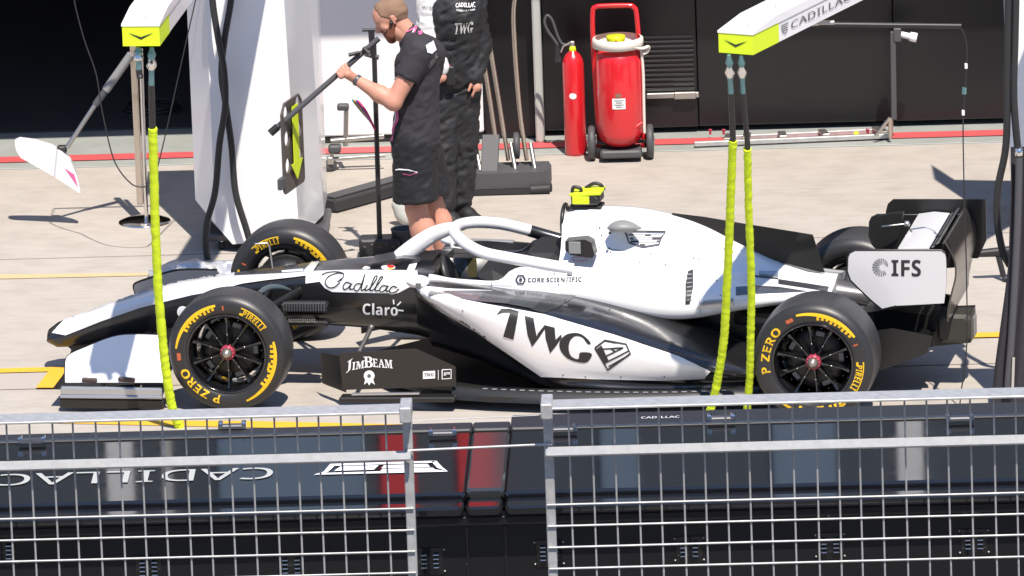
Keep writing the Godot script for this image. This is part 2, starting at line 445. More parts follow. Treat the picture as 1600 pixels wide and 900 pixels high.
func build_pit_wall():
	# low concrete wall that carries fence and stand
	var st := mb(); box(st, Vector3(0, 0.5, 11.12), Vector3(60, 1.0, 0.4), 0.02)
	var pw := obj("pit_wall", st, M.concrete); tag(pw, "low concrete pit wall under the mesh fences", "wall")
	fence_panel(-3.1, atz(643, 660, 11.12).x, 1, "grey welded mesh fence panel in front of the white roof lettering")
	fence_panel(atz(849, 660, 11.12).x, 4.0, 0, "grey welded mesh fence panel in front of the plain black canopy")
	var ga := atz(643, 700, 11.12).x; var gb := atz(849, 700, 11.12).x
	for q in [[702, 0.006], [656, 0.002]]:
		var gy := atz(645, q[0], 11.12).y
		st = mb(); tube(st, [Vector3(ga - 0.02, gy, 11.14), Vector3(gb + 0.04, gy + 0.012, 11.14)], q[1], 8)
		var rod := obj("tie_rod", st, M.galvanised); tag(rod, "pale thick rod tying the two fence panels across the gap" if q[1] > 0.004 else "thin wire stretched between the fence panels above the thick rod", "rod")
	# ---- pit stand canopy
	var g := thing("pit_stand", "glossy black pit wall stand canopy with white lettering read from the far side", "stand", Vector3(0, 0, 9.6))
	var H := 2.3
	var xs := atz(735, 720, 9.6).x; var xe := atz(795, 740, 9.6).x
	# main roof sheets left and right of the middle hatch
	var parts := [[-4.0, xs - 0.001, 0.0, 0.13], [xs + 0.001, xe, 0.008, 0.13], [xe + 0.002, 4.5, 0.0, 0.24]]
	for p in parts:
		st = mb(); box(st, Vector3((p[0] + p[1]) / 2, H - 0.03 + p[2], 0.18), Vector3(p[1] - p[0], 0.06, 1.06 - p[2] * 8), 0.012); obj("roof_panel", st, M.black_gloss if p[2] == 0.0 else M.smoked, g)
		st = mb(); box(st, Vector3((p[0] + p[1]) / 2, H - 0.015, -0.365 - p[3] / 2), Vector3(p[1] - p[0], 0.05, p[3]), 0.008); obj("edge_panel", st, M.black_plastic, g)
		st = mb(); box(st, Vector3((p[0] + p[1]) / 2, H - 0.05, 0.80), Vector3(p[1] - p[0] - 0.01, 0.05, 0.15), 0.02); obj("front_lip", st, M.black_gloss, g)
	st = mb(); box(st, Vector3(0.25, H - 0.88, 0.72), Vector3(8.5, 1.6, 0.06), 0.001); obj("front_panel", st, M.stand_black, g)
	st = mb(); box(st, Vector3(0.25, H - 0.10, 0.12), Vector3(8.4, 0.04, 1.46), 0.002); obj("under_tray", st, M.stand_black, g)
	for sx in [xs, xe]:
		st = mb(); box(st, Vector3(sx, H - 0.9, 0.752), Vector3(0.012, 1.5, 0.008), 0.002); obj("seam", st, M.black_gloss, g)
	for sx in [-3.9, 4.4]:
		st = mb(); box(st, Vector3(sx, 1.1, 0.1), Vector3(0.1, 2.2, 1.2), 0.01); obj("leg", st, M.black_plastic, g)
	# latches on the far edge
	for px in [[50, 690], [363, 667], [692, 678], [1127, 655], [1500, 655], [880, 672]]:
		var v := at(px[0], px[1], H + 0.02) - g.position
		st = mb(); box(st, Vector3(v.x, H + 0.022, v.z), Vector3(0.13, 0.022, 0.045), 0.008)
		var l := obj("latch", st, M.grey_metal, g)
		for s in [-1, 1]:
			st = mb(); box(st, Vector3(v.x + s * 0.055, H + 0.03, v.z), Vector3(0.022, 0.035, 0.05), 0.006); obj("hinge", st, M.chrome, l)
	# rows of small louvres on the front panel
	for px in [[4, 862], [232, 888], [455, 884], [672, 876], [858, 864], [1077, 858], [1297, 852], [1522, 846]]:
		var v := atz(px[0], px[1], 9.6 + 0.76) - g.position
		st = mb(); box(st, Vector3(v.x, v.y - 0.005, 0.752), Vector3(0.12, 0.13, 0.006), 0.002); var pl := obj("vent", st, M.black_gloss, g)
		for cx in [-0.028, 0.028]:
			for k in 4:
				st = mb(); box(st, Vector3(v.x + cx, v.y + 0.03 - 0.02 * k, 0.764), Vector3(0.028, 0.009, 0.018), 0.003, Basis(Vector3.RIGHT, 0.5)); obj("louvre", st, M.chrome, pl)
		for cx in [-0.066, 0.066]:
			for cy in [-0.055, 0.05]:
				st = mb(); lathe(st, [[0.0, 0.008], [0.0045, 0.006], [0.006, 0.0]], Vector3(v.x + cx, v.y + cy, 0.751), Vector3.BACK, 8); obj("screw", st, M.steel, pl)
	# lettering on the roof, to be read from the pit lane
	var t := text_tris("CADILLAC", false)
	var a := at(428, 731, H) - g.position; var b := at(-4, 752, H) - g.position
	var top := at(0, 762, H) - at(0, 741, H)
	st = mb(); text_on(st, t, Vector3(a.x, H + 0.004, a.z), Vector3(b.x - a.x, 0, 0), Vector3(0, 0, top.length() * 0.85))
	var nm := obj("roof_lettering", st, M.jamb, g); nm.set_meta("label", "white capital letters spaced along the glossy roof")
	# crest: outlined shield with bars
	st = mb(); st.set_smooth_group(-1)
	var crest := func(pts: Array): sheet(st, pts.map(func(p): var q: Vector3 = at(p[0], p[1], H) - g.position; return Vector2(q.x, q.z)), H + 0.004)
	crest.call([[490, 743], [512, 739], [524, 728], [516, 726], [506, 738]])
	crest.call([[700, 738], [683, 732], [674, 722], [682, 721], [690, 730]])
	crest.call([[516, 726], [682, 721], [676, 724], [524, 729]]); crest.call([[490, 743], [700, 738], [683, 735], [512, 740]])
	crest.call([[532, 730], [592, 728], [584, 735], [522, 737]]); crest.call([[600, 728], [668, 726], [672, 731], [596, 733]]); crest.call([[598, 734], [676, 732], [680, 735], [594, 737]])
	obj("roof_crest", st, M.text_white, g)
	var t2 := text_tris("CADILLAC", false)
	a = at(1062, 657, H) - g.position; b = at(1002, 658, H) - g.position
	st = mb(); text_on(st, t2, Vector3(b.x, H + 0.0145, a.z), Vector3(a.x - b.x, 0, 0), Vector3(0, 0, -0.035)); obj("edge_lettering", st, M.text_white, g)

# hose hanging from a boom
func hose(label: String, pts: Array, r: float, sleeve_from: int, fit: int, group := "neon sleeved air hoses"):
	# pts: world points from boom down; 0..fit fittings, fit..sleeve_from bare, rest sleeved
	var n := pts.size()
	var t := thing("air_hose", label, "hose", pts[n - 1], 0, group)
	var P := []
	for p in pts: P.append(p - pts[n - 1])
	var st := mb(); tube(st, smooth_path(P.slice(fit, sleeve_from + 1), 6), r * 0.72, 8); obj("hose_line", st, M.black_plastic, t)
	var sp := smooth_path(P.slice(sleeve_from), 30)
	# gathered fabric: radius ripples
	var rr := []
	var rg := RandomNumberGenerator.new(); rg.seed = int(pts[0].x * 1000) + 7
	for i in sp.size(): rr.append(r * (0.94 + 0.12 * rg.randf())); sp[i] += Vector3(rg.randf_range(-1, 1), 0, rg.randf_range(-1, 1)) * 0.0018
	if sleeve_from < n - 1:
		st = mb(); tube(st, sp, rr, 9); obj("sleeve", st, M.neon_cloth, t)
	var a: Vector3 = P[0]; var d: Vector3 = P[fit] - P[0]
	var prof := [[0.0, 0.55], [0.12, 0.9], [0.2, 1.25], [0.3, 0.8], [0.42, 1.4], [0.5, 1.4], [0.58, 0.9], [0.7, 0.75], [1.0, 0.85]]
	var pp := []; var pr := []
	for q in prof: pp.append(a + d * q[0]); pr.append(r * 0.8 * q[1])
	st = mb(); tube(st, pp.slice(0, 4), pr.slice(0, 4), 10); obj("fitting", st, M.teal_fitting, t)
	st = mb(); tube(st, pp.slice(3, 7), pr.slice(3, 7), 10); obj("coupling", st, M.chrome, t)
	st = mb(); tube(st, pp.slice(6), pr.slice(6), 10); obj("fitting", st, M.teal_fitting, t)
	return t

# boom along -Z of its own frame, tip at origin
func boom(parent, tip: Vector3, yaw: float, length: float):
	var b := Basis(Vector3.UP, yaw)
	var X := Transform3D(b, tip)
	var hw := 0.105; var h := 0.125
	var bd := Node3D.new(); bd.name = "boom"; bd.transform = X; parent.add_child(bd, true)
	# neon end with pointed chin: side profile
	var st := mb()
	var sec := func(z: float, w: float, y0: float, y1: float) -> Array: return [Vector3(-w, y0, z), Vector3(-w, y1, z), Vector3(w, y1, z), Vector3(w, y0, z)]
	loft(st, [sec.call(0.0, hw, 0.0, h * 0.9), sec.call(-0.34, hw, 0.0, h * 0.9)], true, true, false)
	obj("neon_cap", st, M.neon, bd)
	st = mb(); loft(st, [sec.call(0.004, hw + 0.004, h * 0.905, h), sec.call(-0.3, hw + 0.004, h * 0.905, h + 0.035), sec.call(-length, hw + 0.004, h * 0.905, h + 0.05)], true, true, false)
	obj("cover", st, M.white_paint, bd)
	st = mb(); loft(st, [sec.call(-0.343, hw - 0.002, 0.0, h * 0.9), sec.call(-length, hw - 0.002, 0.0, h * 0.9)], true, true, false)
	obj("beam", st, M.white_paint, bd)
	st = mb()
	for t in [poly_tris([[-0.075, 0.078], [0.0, 0.052], [0.0, 0.038]]), poly_tris([[0.075, 0.078], [0.0, 0.038], [0.0, 0.052]])]:
		for p in t: st.add_vertex(Vector3(p.x, p.y, 0.003))
	obj("chevron", st, M.text_dark, bd)
	for z in [-0.1, -0.5]:
		st = mb(); lathe(st, [[0.0, 0.006], [0.008, 0.005], [0.01, -0.01]], Vector3(0.02, h + 0.014 if z > -0.3 else h + 0.036, z), Vector3.UP, 10); obj("bolt", st, M.steel, bd)
	return bd

func build_towers():
	# ---------- left tower
	var zt := -3.8
	var base := atz(408, 380, zt); base.y = 0
	var t := thing("pit_tower", "wide white equipment tower on a wheeled base, its boom reaching over the car nose", "tower", base)
	var lx := func(px: float, py: float) -> Vector2: var v := atz(px, py, zt) - base; return Vector2(v.x, v.y)
	var L: float = lx.call(303, 300).x; var Lf: float = lx.call(338, 300).x; var Rf: float = lx.call(466, 250).x; var Rr: float = lx.call(501, 250).x
	var ybot: float = lx.call(420, 368).y; var ych: float = lx.call(310, 318).y
	var top := 2.6
	var st := mb()
	var col := func(x: float, z: float, y: float) -> Vector3: return Vector3(x, y, z)
	# front face and chamfered flanks; lower corner cut on the left
	loft(st, [[Vector3(Lf, ych - 0.09, 0.2), Vector3(Lf, top, 0.2)], [Vector3(Lf + 0.1, ybot, 0.2), Vector3(Lf + 0.1, top, 0.2)], [Vector3(Rf, ybot + 0.02, 0.2), Vector3(Rf - 0.06, top, 0.2)]], false, false, false)
	loft(st, [[Vector3(L, ych, -0.1), Vector3(L, top, -0.1)], [Vector3(Lf, ych - 0.09, 0.2), Vector3(Lf, top, 0.2)]], false, false, false)
	loft(st, [[Vector3(Rr, ybot + 0.1, -0.1), Vector3(Rr - 0.06, top, -0.1)], [Vector3(Rr, ybot + 0.1, -0.6), Vector3(Rr, top, -0.6)], [Vector3(L, ych, -0.6), Vector3(L, top, -0.6)], [Vector3(L, ych, -0.1), Vector3(L, top, -0.1)]], false, false, false)
	obj("body", st, M.white_paint, t)
	st = mb(); loft(st, [[Vector3(Rf, ybot + 0.02, 0.2), Vector3(Rf - 0.06, top, 0.2)], [Vector3(Rr, ybot + 0.1, -0.1), Vector3(Rr - 0.06, top, -0.1)]], false, false, false)
	obj("corner_panel", st, mat("panel_gloss", lin(0.62, 0.63, 0.65), 0.08, 0.25), t)
	st = mb(); tri(st, Vector3(Lf, ych - 0.09, 0.2), Vector3(Lf + 0.1, ybot, 0.2), Vector3(Lf + 0.02, ybot - 0.02, -0.1)); tri(st, Vector3(L, ych, -0.1), Vector3(Lf, ych - 0.09, 0.2), Vector3(Lf + 0.02, ybot - 0.02, -0.1))
	quad(st, Vector3(Lf + 0.1, ybot, 0.2), Vector3(Rf, ybot + 0.02, 0.2), Vector3(Rr, ybot + 0.1, -0.1), Vector3(Lf + 0.02, ybot - 0.02, -0.1))
	obj("skirt", st, M.grey_metal, t)
	st = mb(); box(st, Vector3(0.05, 0.085, -0.16), Vector3(0.74, 0.05, 0.6), 0.01); obj("base", st, M.grey_metal, t)
	for c in [[-0.24, 0.1], [0.36, 0.1], [-0.24, -0.35], [0.36, -0.35]]:
		st = mb(); tube(st, [Vector3(c[0], 0.07, c[1]), Vector3(c[0], 0.05, c[1])], 0.02, 8); var cs := obj("caster", st, M.chrome, t)
		st = mb(); lathe(st, [[0.0, -0.018], [0.024, -0.018], [0.03, -0.01], [0.03, 0.01], [0.024, 0.018], [0.0, 0.018]], Vector3(c[0], 0.03, c[1]), Vector3.RIGHT, 16); obj("tyre", st, M.rubber, cs)
	var tipL := at(221, 72, 2.42)
	boom(t, tipL - base, -0.10, (tipL.z - base.z) + 0.1)
	st = mb(); box(st, Vector3(0.0, 2.3, 0.0), Vector3(0.55, 0.6, 0.3), 0.02); obj("head", st, M.white_paint, t)
	# ---------- right tower
	var zr := -3.6
	var base2 := atz(1668, 400, zr); base2.y = 0
	var t2 := thing("pit_tower", "white equipment tower behind the black curtain, its boom carrying two hoses over the engine cover", "tower", base2)
	var L2: float = atz(1578, 200, zr).x - base2.x
	st = mb()
	loft(st, [[Vector3(L2, 0.35, -0.4), Vector3(L2 - 0.03, 2.6, -0.4)], [Vector3(L2, 0.35, 0.0), Vector3(L2 - 0.02, 2.6, 0.0)], [Vector3(L2 + 0.5, 0.1, 0.1), Vector3(L2 + 0.5, 2.6, 0.1)], [Vector3(L2 + 0.5, 0.1, -0.4), Vector3(L2 + 0.5, 2.6, -0.4)]], true, true, false)
	obj("body", st, M.white_paint, t2)
	st = mb(); box(st, Vector3(0.1, 0.08, -0.15), Vector3(0.7, 0.1, 0.7), 0.01); obj("base", st, M.grey_metal, t2)
	var tipR := at(1150, 84, 2.35)
	var d := base2 + Vector3(0, 0, -0.1) - tipR
	var bm = boom(t2, tipR - base2, -0.44, 5.2)
	# name on the side of the right boom
	var tx := text_tris("CADILLAC", false)
	st = mb(); text_on(st, tx, Vector3(0.108, 0.04, -0.50), Vector3(0, 0, -0.80), Vector3(0, 0.042, 0)); obj("boom_lettering", st, M.text_grey, bm)
	st = mb()
	for s in [[[-0.37, 0.085], [-0.465, 0.085], [-0.45, 0.05], [-0.4175, 0.03], [-0.385, 0.05]]]:
		for p in ribbon(pv(s + [s[0]]), 0.006): st.add_vertex(Vector3(0.108, p.y, p.x))
		for k in 3:
			for p in ribbon(pv([[-0.385, 0.075 - 0.012 * k], [-0.45, 0.075 - 0.012 * k]]), 0.006): st.add_vertex(Vector3(0.108, p.y, p.x))
	obj("crest", st, M.text_grey, bm)
	# ---------- hoses
	hose("yellow green sleeved air hose hanging past the front wheel", hpts([[237, 74], [236.5, 132], [238, 190], [238.5, 200], [242, 330], [247, 450], [257, 560], [268, 632], [282, 672]], tipL.z - 0.05, 0.5), 0.026, 3, 1)
	hose("short bare air hose coupling hanging from the boom over the nose beside the sleeved hose", [at(216, 74, 2.40), at(217, 108, 2.27), at(218, 116, 2.24), at(219, 122, 2.22)], 0.026, 3, 1)
	hose("yellow green sleeved air hose hanging over the engine cover, its foot slanting to the nose", hpts([[1139, 86], [1142, 145], [1145, 210], [1145, 220], [1141, 330], [1136, 440], [1131, 530], [1120, 600], [1106, 656]], tipR.z, 0.58), 0.024, 3, 1)
	hose("yellow green sleeved air hose hanging straight beside the rear wheel", hpts([[1158, 86], [1161, 145], [1168, 225], [1168, 232], [1170, 330], [1174, 440], [1173, 530], [1171, 600], [1166, 654]], tipR.z, 0.56), 0.022, 3, 1)

func hpts(px: Array, z0: float, z1: float) -> Array:
	var o := []
	var y0: float = px[0][1]; var y1: float = px[px.size() - 1][1]
	for p in px: o.append(atz(p[0], p[1], lerpf(z0, z1, (p[1] - y0) / (y1 - y0))))
	return o

# ---------- racing car: local frame x rearward from front axle, y up, z to the near side ----------
const CAR_O := Vector3(-1.653292, 0.0, -0.705207)
const CAR_YAW := 9.43514
const WB := 3.412
func cz(px: float, py: float, z: float) -> Vector3:
	var n: Vector3 = car.transform.basis.z
	return car.transform.affine_inverse() * on_plane(px, py, car.position + n * z, n)
func cy(px: float, py: float, y: float) -> Vector3:
	return car.transform.affine_inverse() * at(px, py, y)
func lerp_table(tab: Array, x: float) -> Array:
	# tab rows: [x, a, b, ...] ; smooth interpolation
	var n := tab.size()
	if x <= tab[0][0]: return tab[0]
	if x >= tab[n - 1][0]: return tab[n - 1]
	for i in n - 1:
		if x <= tab[i + 1][0]:
			var t: float = (x - tab[i][0]) / (tab[i + 1][0] - tab[i][0])
			var o := [x]
			for k in range(1, tab[0].size()):
				var a: float = tab[maxi(i - 1, 0)][k]; var d: float = tab[mini(i + 2, n - 1)][k]
				o.append(cubic_interpolate(tab[i][k], tab[i + 1][k], a, d, t) if absf(tab[i][k] - tab[i + 1][k]) > 1e-5 else tab[i][k])
			return o
	return tab[n - 1]
func round_ring(pts: Array, it := 1) -> Array:
	# corner cutting on an open polyline
	for q in it:
		var o := [pts[0]]
		for i in pts.size() - 1:
			o.append(pts[i].lerp(pts[i + 1], 0.25)); o.append(pts[i].lerp(pts[i + 1], 0.75))
		o.append(pts[pts.size() - 1]); pts = o
	return pts
func car_materials():
	mat("car_white", lin(0.80, 0.80, 0.805), 0.28, 0, {clearcoat_enabled = true, clearcoat = 1.0, clearcoat_roughness = 0.06})
	mat("car_black", lin(0.010, 0.010, 0.011), 0.32, 0, {clearcoat_enabled = true, clearcoat = 0.7, clearcoat_roughness = 0.12})
	mat("car_sheen", lin(0.022, 0.022, 0.027), 0.2, 0.3, {clearcoat_enabled = true, clearcoat = 1.0, clearcoat_roughness = 0.1})
	mat("car_silver", lin(0.45, 0.46, 0.48), 0.25, 0.7, {clearcoat_enabled = true, clearcoat = 0.6, clearcoat_roughness = 0.1})
	mat("car_steel", lin(0.14, 0.145, 0.16), 0.25, 0.7, {clearcoat_enabled = true, clearcoat = 0.6, clearcoat_roughness = 0.1})
	mat("car_pearl", lin(0.62, 0.62, 0.635), 0.28, 0.1, {clearcoat_enabled = true, clearcoat = 1.0, clearcoat_roughness = 0.06})
	mat("pink0", lin(0.6, 0.15, 0.2), 0.6)
	mat("carbon", Color.WHITE, 0.38, 0, {uv1_triplanar = true, uv1_scale = Vector3(14, 14, 14), albedo_texture = noise_tex(0.4, lin(0.006, 0.006, 0.006), lin(0.028, 0.027, 0.026), 21, 256, 2)})
	mat("carbon_sheen", lin(0.10, 0.092, 0.086), 0.24, 0.7)
	mat("tyre", Color.WHITE, 0.42, 0, {uv1_triplanar = true, uv1_scale = Vector3(5, 5, 5), albedo_texture = noise_tex(0.04, lin(0.018, 0.018, 0.019), lin(0.032, 0.032, 0.034), 22, 512, 5)})
	mat("tread", Color.WHITE, 0.4, 0, {uv1_triplanar = true, uv1_scale = Vector3(3, 3, 3), albedo_texture = noise_tex(0.03, lin(0.028, 0.028, 0.030), lin(0.055, 0.055, 0.058), 23, 512, 5)})
	mat("rim", lin(0.006, 0.006, 0.007), 0.16, 0, {clearcoat_enabled = true, clearcoat = 1.0, clearcoat_roughness = 0.04})
	mat("nut_red", lin(0.42, 0.05, 0.09), 0.35, 0.3)
	mat("hub", lin(0.42, 0.36, 0.31), 0.3, 0.8)
	mat("tyre_yellow", lin(0.75, 0.46, 0.01), 0.6)
	mat("tyre_orange", lin(0.45, 0.10, 0.04), 0.6)
	mat("grey_pod", lin(0.22, 0.22, 0.22), 0.5)
	mat("seat_dark", lin(0.01, 0.01, 0.011), 0.7)
	mat("olive_panel", Color.WHITE, 0.8, 0, {uv1_triplanar = true, uv1_scale = Vector3(30, 30, 30), albedo_texture = noise_tex(0.2, lin(0.03, 0.028, 0.01), lin(0.12, 0.10, 0.035), 24, 128, 2)})

func tyre_map(u: float, v: float, rad: float, zf: Callable) -> Vector3:
	# angle u (rad, 0 = up, clockwise seen from outside), radius v
	return Vector3(sin(u) * v, rad + cos(u) * v, zf.call(v))
func wheel(parent, x: float, side: int, width: float, rad: float, spin: float, called := "wheel"):
	var w := Node3D.new(); w.name = called; w.position = Vector3(x, 0, side * 0.95); parent.add_child(w, true)
	if side < 0: w.rotation.y = PI
	# local: z+ outward, outer face at z=0, axle height = rad
	var c := Vector3(0, rad, 0)
	var wd := width
	var prof := [[0.232, -0.018], [0.240, -0.012], [0.255, -0.004], [0.285, 0.0], [0.312, -0.006], [0.332, -0.020], [0.345, -0.042], [0.3515, -0.07], [rad, -wd * 0.5], [0.3515, -wd + 0.07], [0.345, -wd + 0.042], [0.332, -wd + 0.02], [0.31, -wd + 0.006], [0.285, -wd], [0.255, -wd + 0.004], [0.238, -wd + 0.012], [0.232, -wd + 0.02]]
	var st := mb(); lathe(st, prof.slice(0, 7), c, Vector3.BACK, 64); lathe(st, prof.slice(10), c, Vector3.BACK, 64)
	var ty := obj("tyre", st, M.tyre, w)
	st = mb(); lathe(st, prof.slice(6, 11), c, Vector3.BACK, 64); obj("tread", st, M.tread, w)
	st = mb(); lathe(st, [[0.236, -0.012], [0.231, -0.008], [0.224, -0.012], [0.219, -0.03], [0.206, -0.07], [0.203, -0.14], [0.205, -wd + 0.03], [0.225, -wd + 0.012], [0.236, -wd + 0.014]], c, Vector3.BACK, 64)
	var rm := obj("rim", st, M.rim, w)
	# brake drum shroud behind the spokes
	st = mb(); lathe(st, [[0.0, -0.12], [0.12, -0.12], [0.165, -0.125], [0.18, -0.15], [0.18, -wd + 0.02], [0.0, -wd + 0.02]], c, Vector3.BACK, 40); obj("brake_drum", st, M.carbon, w)
	for k in 5:
		st = mb(); var a := TAU * k / 5 + spin + 0.3
		box(st, c + Vector3(sin(a) * 0.15, cos(a) * 0.15, -0.118), Vector3(0.05, 0.028, 0.01), 0.004, Basis(Vector3.BACK, -a)); obj("duct_window", st, M.grey_pod, w)
	for k in 10:
		var a := TAU * k / 10 + spin
		st = mb()
		var d := Vector3(sin(a), cos(a), 0); var e := Vector3(cos(a), -sin(a), 0)
		var sect := func(r: float, hw: float, z0: float, z1: float) -> Array: return [c + d * r - e * hw + Vector3(0, 0, z1), c + d * r - e * hw * 0.35 + Vector3(0, 0, z0), c + d * r + e * hw * 0.35 + Vector3(0, 0, z0), c + d * r + e * hw + Vector3(0, 0, z1)]
		loft(st, [sect.call(0.045, 0.016, -0.045, -0.075), sect.call(0.10, 0.0085, -0.052, -0.08), sect.call(0.165, 0.0095, -0.05, -0.085), sect.call(0.211, 0.024, -0.034, -0.085)], true, true, false)
		obj("spoke", st, M.rim, rm)
		st = mb(); lathe(st, [[0.0, 0.006], [0.0045, 0.004], [0.0055, 0.0]], c + d * 0.105 + Vector3(0, 0, -0.052), Vector3.BACK, 8); obj("rivet", st, M.chrome, rm)
		st = mb(); var d2 := Vector3(sin(a + 0.31), cos(a + 0.31), 0); lathe(st, [[0.0, 0.005], [0.0035, 0.003], [0.0045, 0.0]], c + d2 * 0.185 + Vector3(0, 0, -0.11), Vector3.BACK, 8); obj("rivet", st, M.chrome, rm)
	st = mb(); lathe(st, [[0.0, -0.026], [0.028, -0.026], [0.038, -0.030], [0.043, -0.036], [0.046, -0.08]], c, Vector3.BACK, 28); var nt := obj("wheel_nut", st, M.nut_red, w)
	for k in 12:
		var a := TAU * k / 12.0
		st = mb(); box(st, c + Vector3(sin(a) * 0.036, cos(a) * 0.036, -0.03), Vector3(0.008, 0.010, 0.012), 0.002, Basis(Vector3.BACK, -a)); obj("lug", st, M.nut_red, nt)
	st = mb(); lathe(st, [[0.0, 0.016], [0.012, 0.014], [0.018, 0.006], [0.027, -0.002], [0.032, -0.012], [0.032, -0.03]], c, Vector3.BACK, 24); obj("hub", st, M.hub, nt)
	# ---- printed sidewall
	var zf := func(r: float) -> float:
		for i in prof.size() - 1:
			if r >= prof[i][0] and r <= prof[i + 1][0]: return lerpf(prof[i][1], prof[i + 1][1], (r - prof[i][0]) / (prof[i + 1][0] - prof[i][0])) + 0.0022
		return 0.002
	var faces := [1] if side > 0 or x > 1.0 else [1, -1]
	for fc in faces:
		var put := func(stt, u: float, v: float):
			var p := tyre_map(u, v, rad, zf)
			if fc < 0: p = Vector3(-p.x, p.y, -wd - p.z)
			stt.add_vertex(p)
		var word := func(s: String, u0: float, u1: float, r0: float, r1: float, m: Material, flip := false, called2 := "lettering"):
			var t := text_tris(s)
			var s2 := mb(); s2.set_smooth_group(-1)
			for p in t.tris:
				var q: Vector2 = p
				put.call(s2, lerpf(u0, u1, q.x), lerpf(r0, r1, q.y))
			obj(called2, s2, m, ty)
		var patch := func(u0: float, u1: float, r0: float, r1: float, m: Material, n := 6):
			var s2 := mb(); s2.set_smooth_group(-1)
			for i in n:
				var a := lerpf(u0, u1, float(i) / n); var b := lerpf(u0, u1, float(i + 1) / n)
				for q in [[a, r0], [a, r1], [b, r1], [a, r0], [b, r1], [b, r0]]: put.call(s2, q[0], q[1])
			obj("marking", s2, m, ty)
		var R := func(deg: float) -> float: return deg_to_rad(deg) + spin
		word.call("P", R.call(190.0), R.call(198.0), 0.248, 0.296, M.tyre_yellow)
		word.call("ZERO", R.call(205.0), R.call(250.0), 0.248, 0.296, M.tyre_yellow)
		patch.call(R.call(262.0), R.call(271.0), 0.268, 0.290, M.tyre_orange)
		patch.call(R.call(357.5), R.call(359.5), 0.262, 0.29, M.tyre_orange, 2)
		for q in [[276.0, 74.0], [158.0, -84.0]]:
			# long arc stripe with a broken inner edge, swelling along its length
			var s2 := mb(); s2.set_smooth_group(-1)
			for k in 30:
				var f0 := k / 30.0; var f1 := (k + 1) / 30.0
				var i0 := 0.292 - 0.014 * sin(f0 * 2.6 + 0.2); var i1 := 0.292 - 0.014 * sin(f1 * 2.6 + 0.2)
				if q[1] * (k % 3 - 1) == 0: pass
				for e in [[f0, i0], [f0, 0.3], [f1, 0.3], [f0, i0], [f1, 0.3], [f1, i1]]: put.call(s2, R.call(q[0] + q[1] * e[0]), e[1])
			obj("stripe", s2, M.tyre_yellow, ty)
			for k in 9:
				var f := 0.32 + k * 0.075
				patch.call(R.call(q[0] + q[1] * f), R.call(q[0] + q[1] * (f + 0.045)), 0.258 + 0.004 * (k % 3), 0.283, M.tyre_yellow, 2)
		patch.call(R.call(100.0), R.call(110.0), 0.252, 0.264, M.tyre_yellow, 2)
		patch.call(R.call(21.0), R.call(56.0), 0.292, 0.298, M.tyre_yellow, 8)
		word.call("PIRELLI", R.call(24.0), R.call(56.0), 0.252, 0.289, M.tyre_yellow)
		patch.call(R.call(20.0), R.call(24.0), 0.252, 0.298, M.tyre_yellow, 2)
	return w

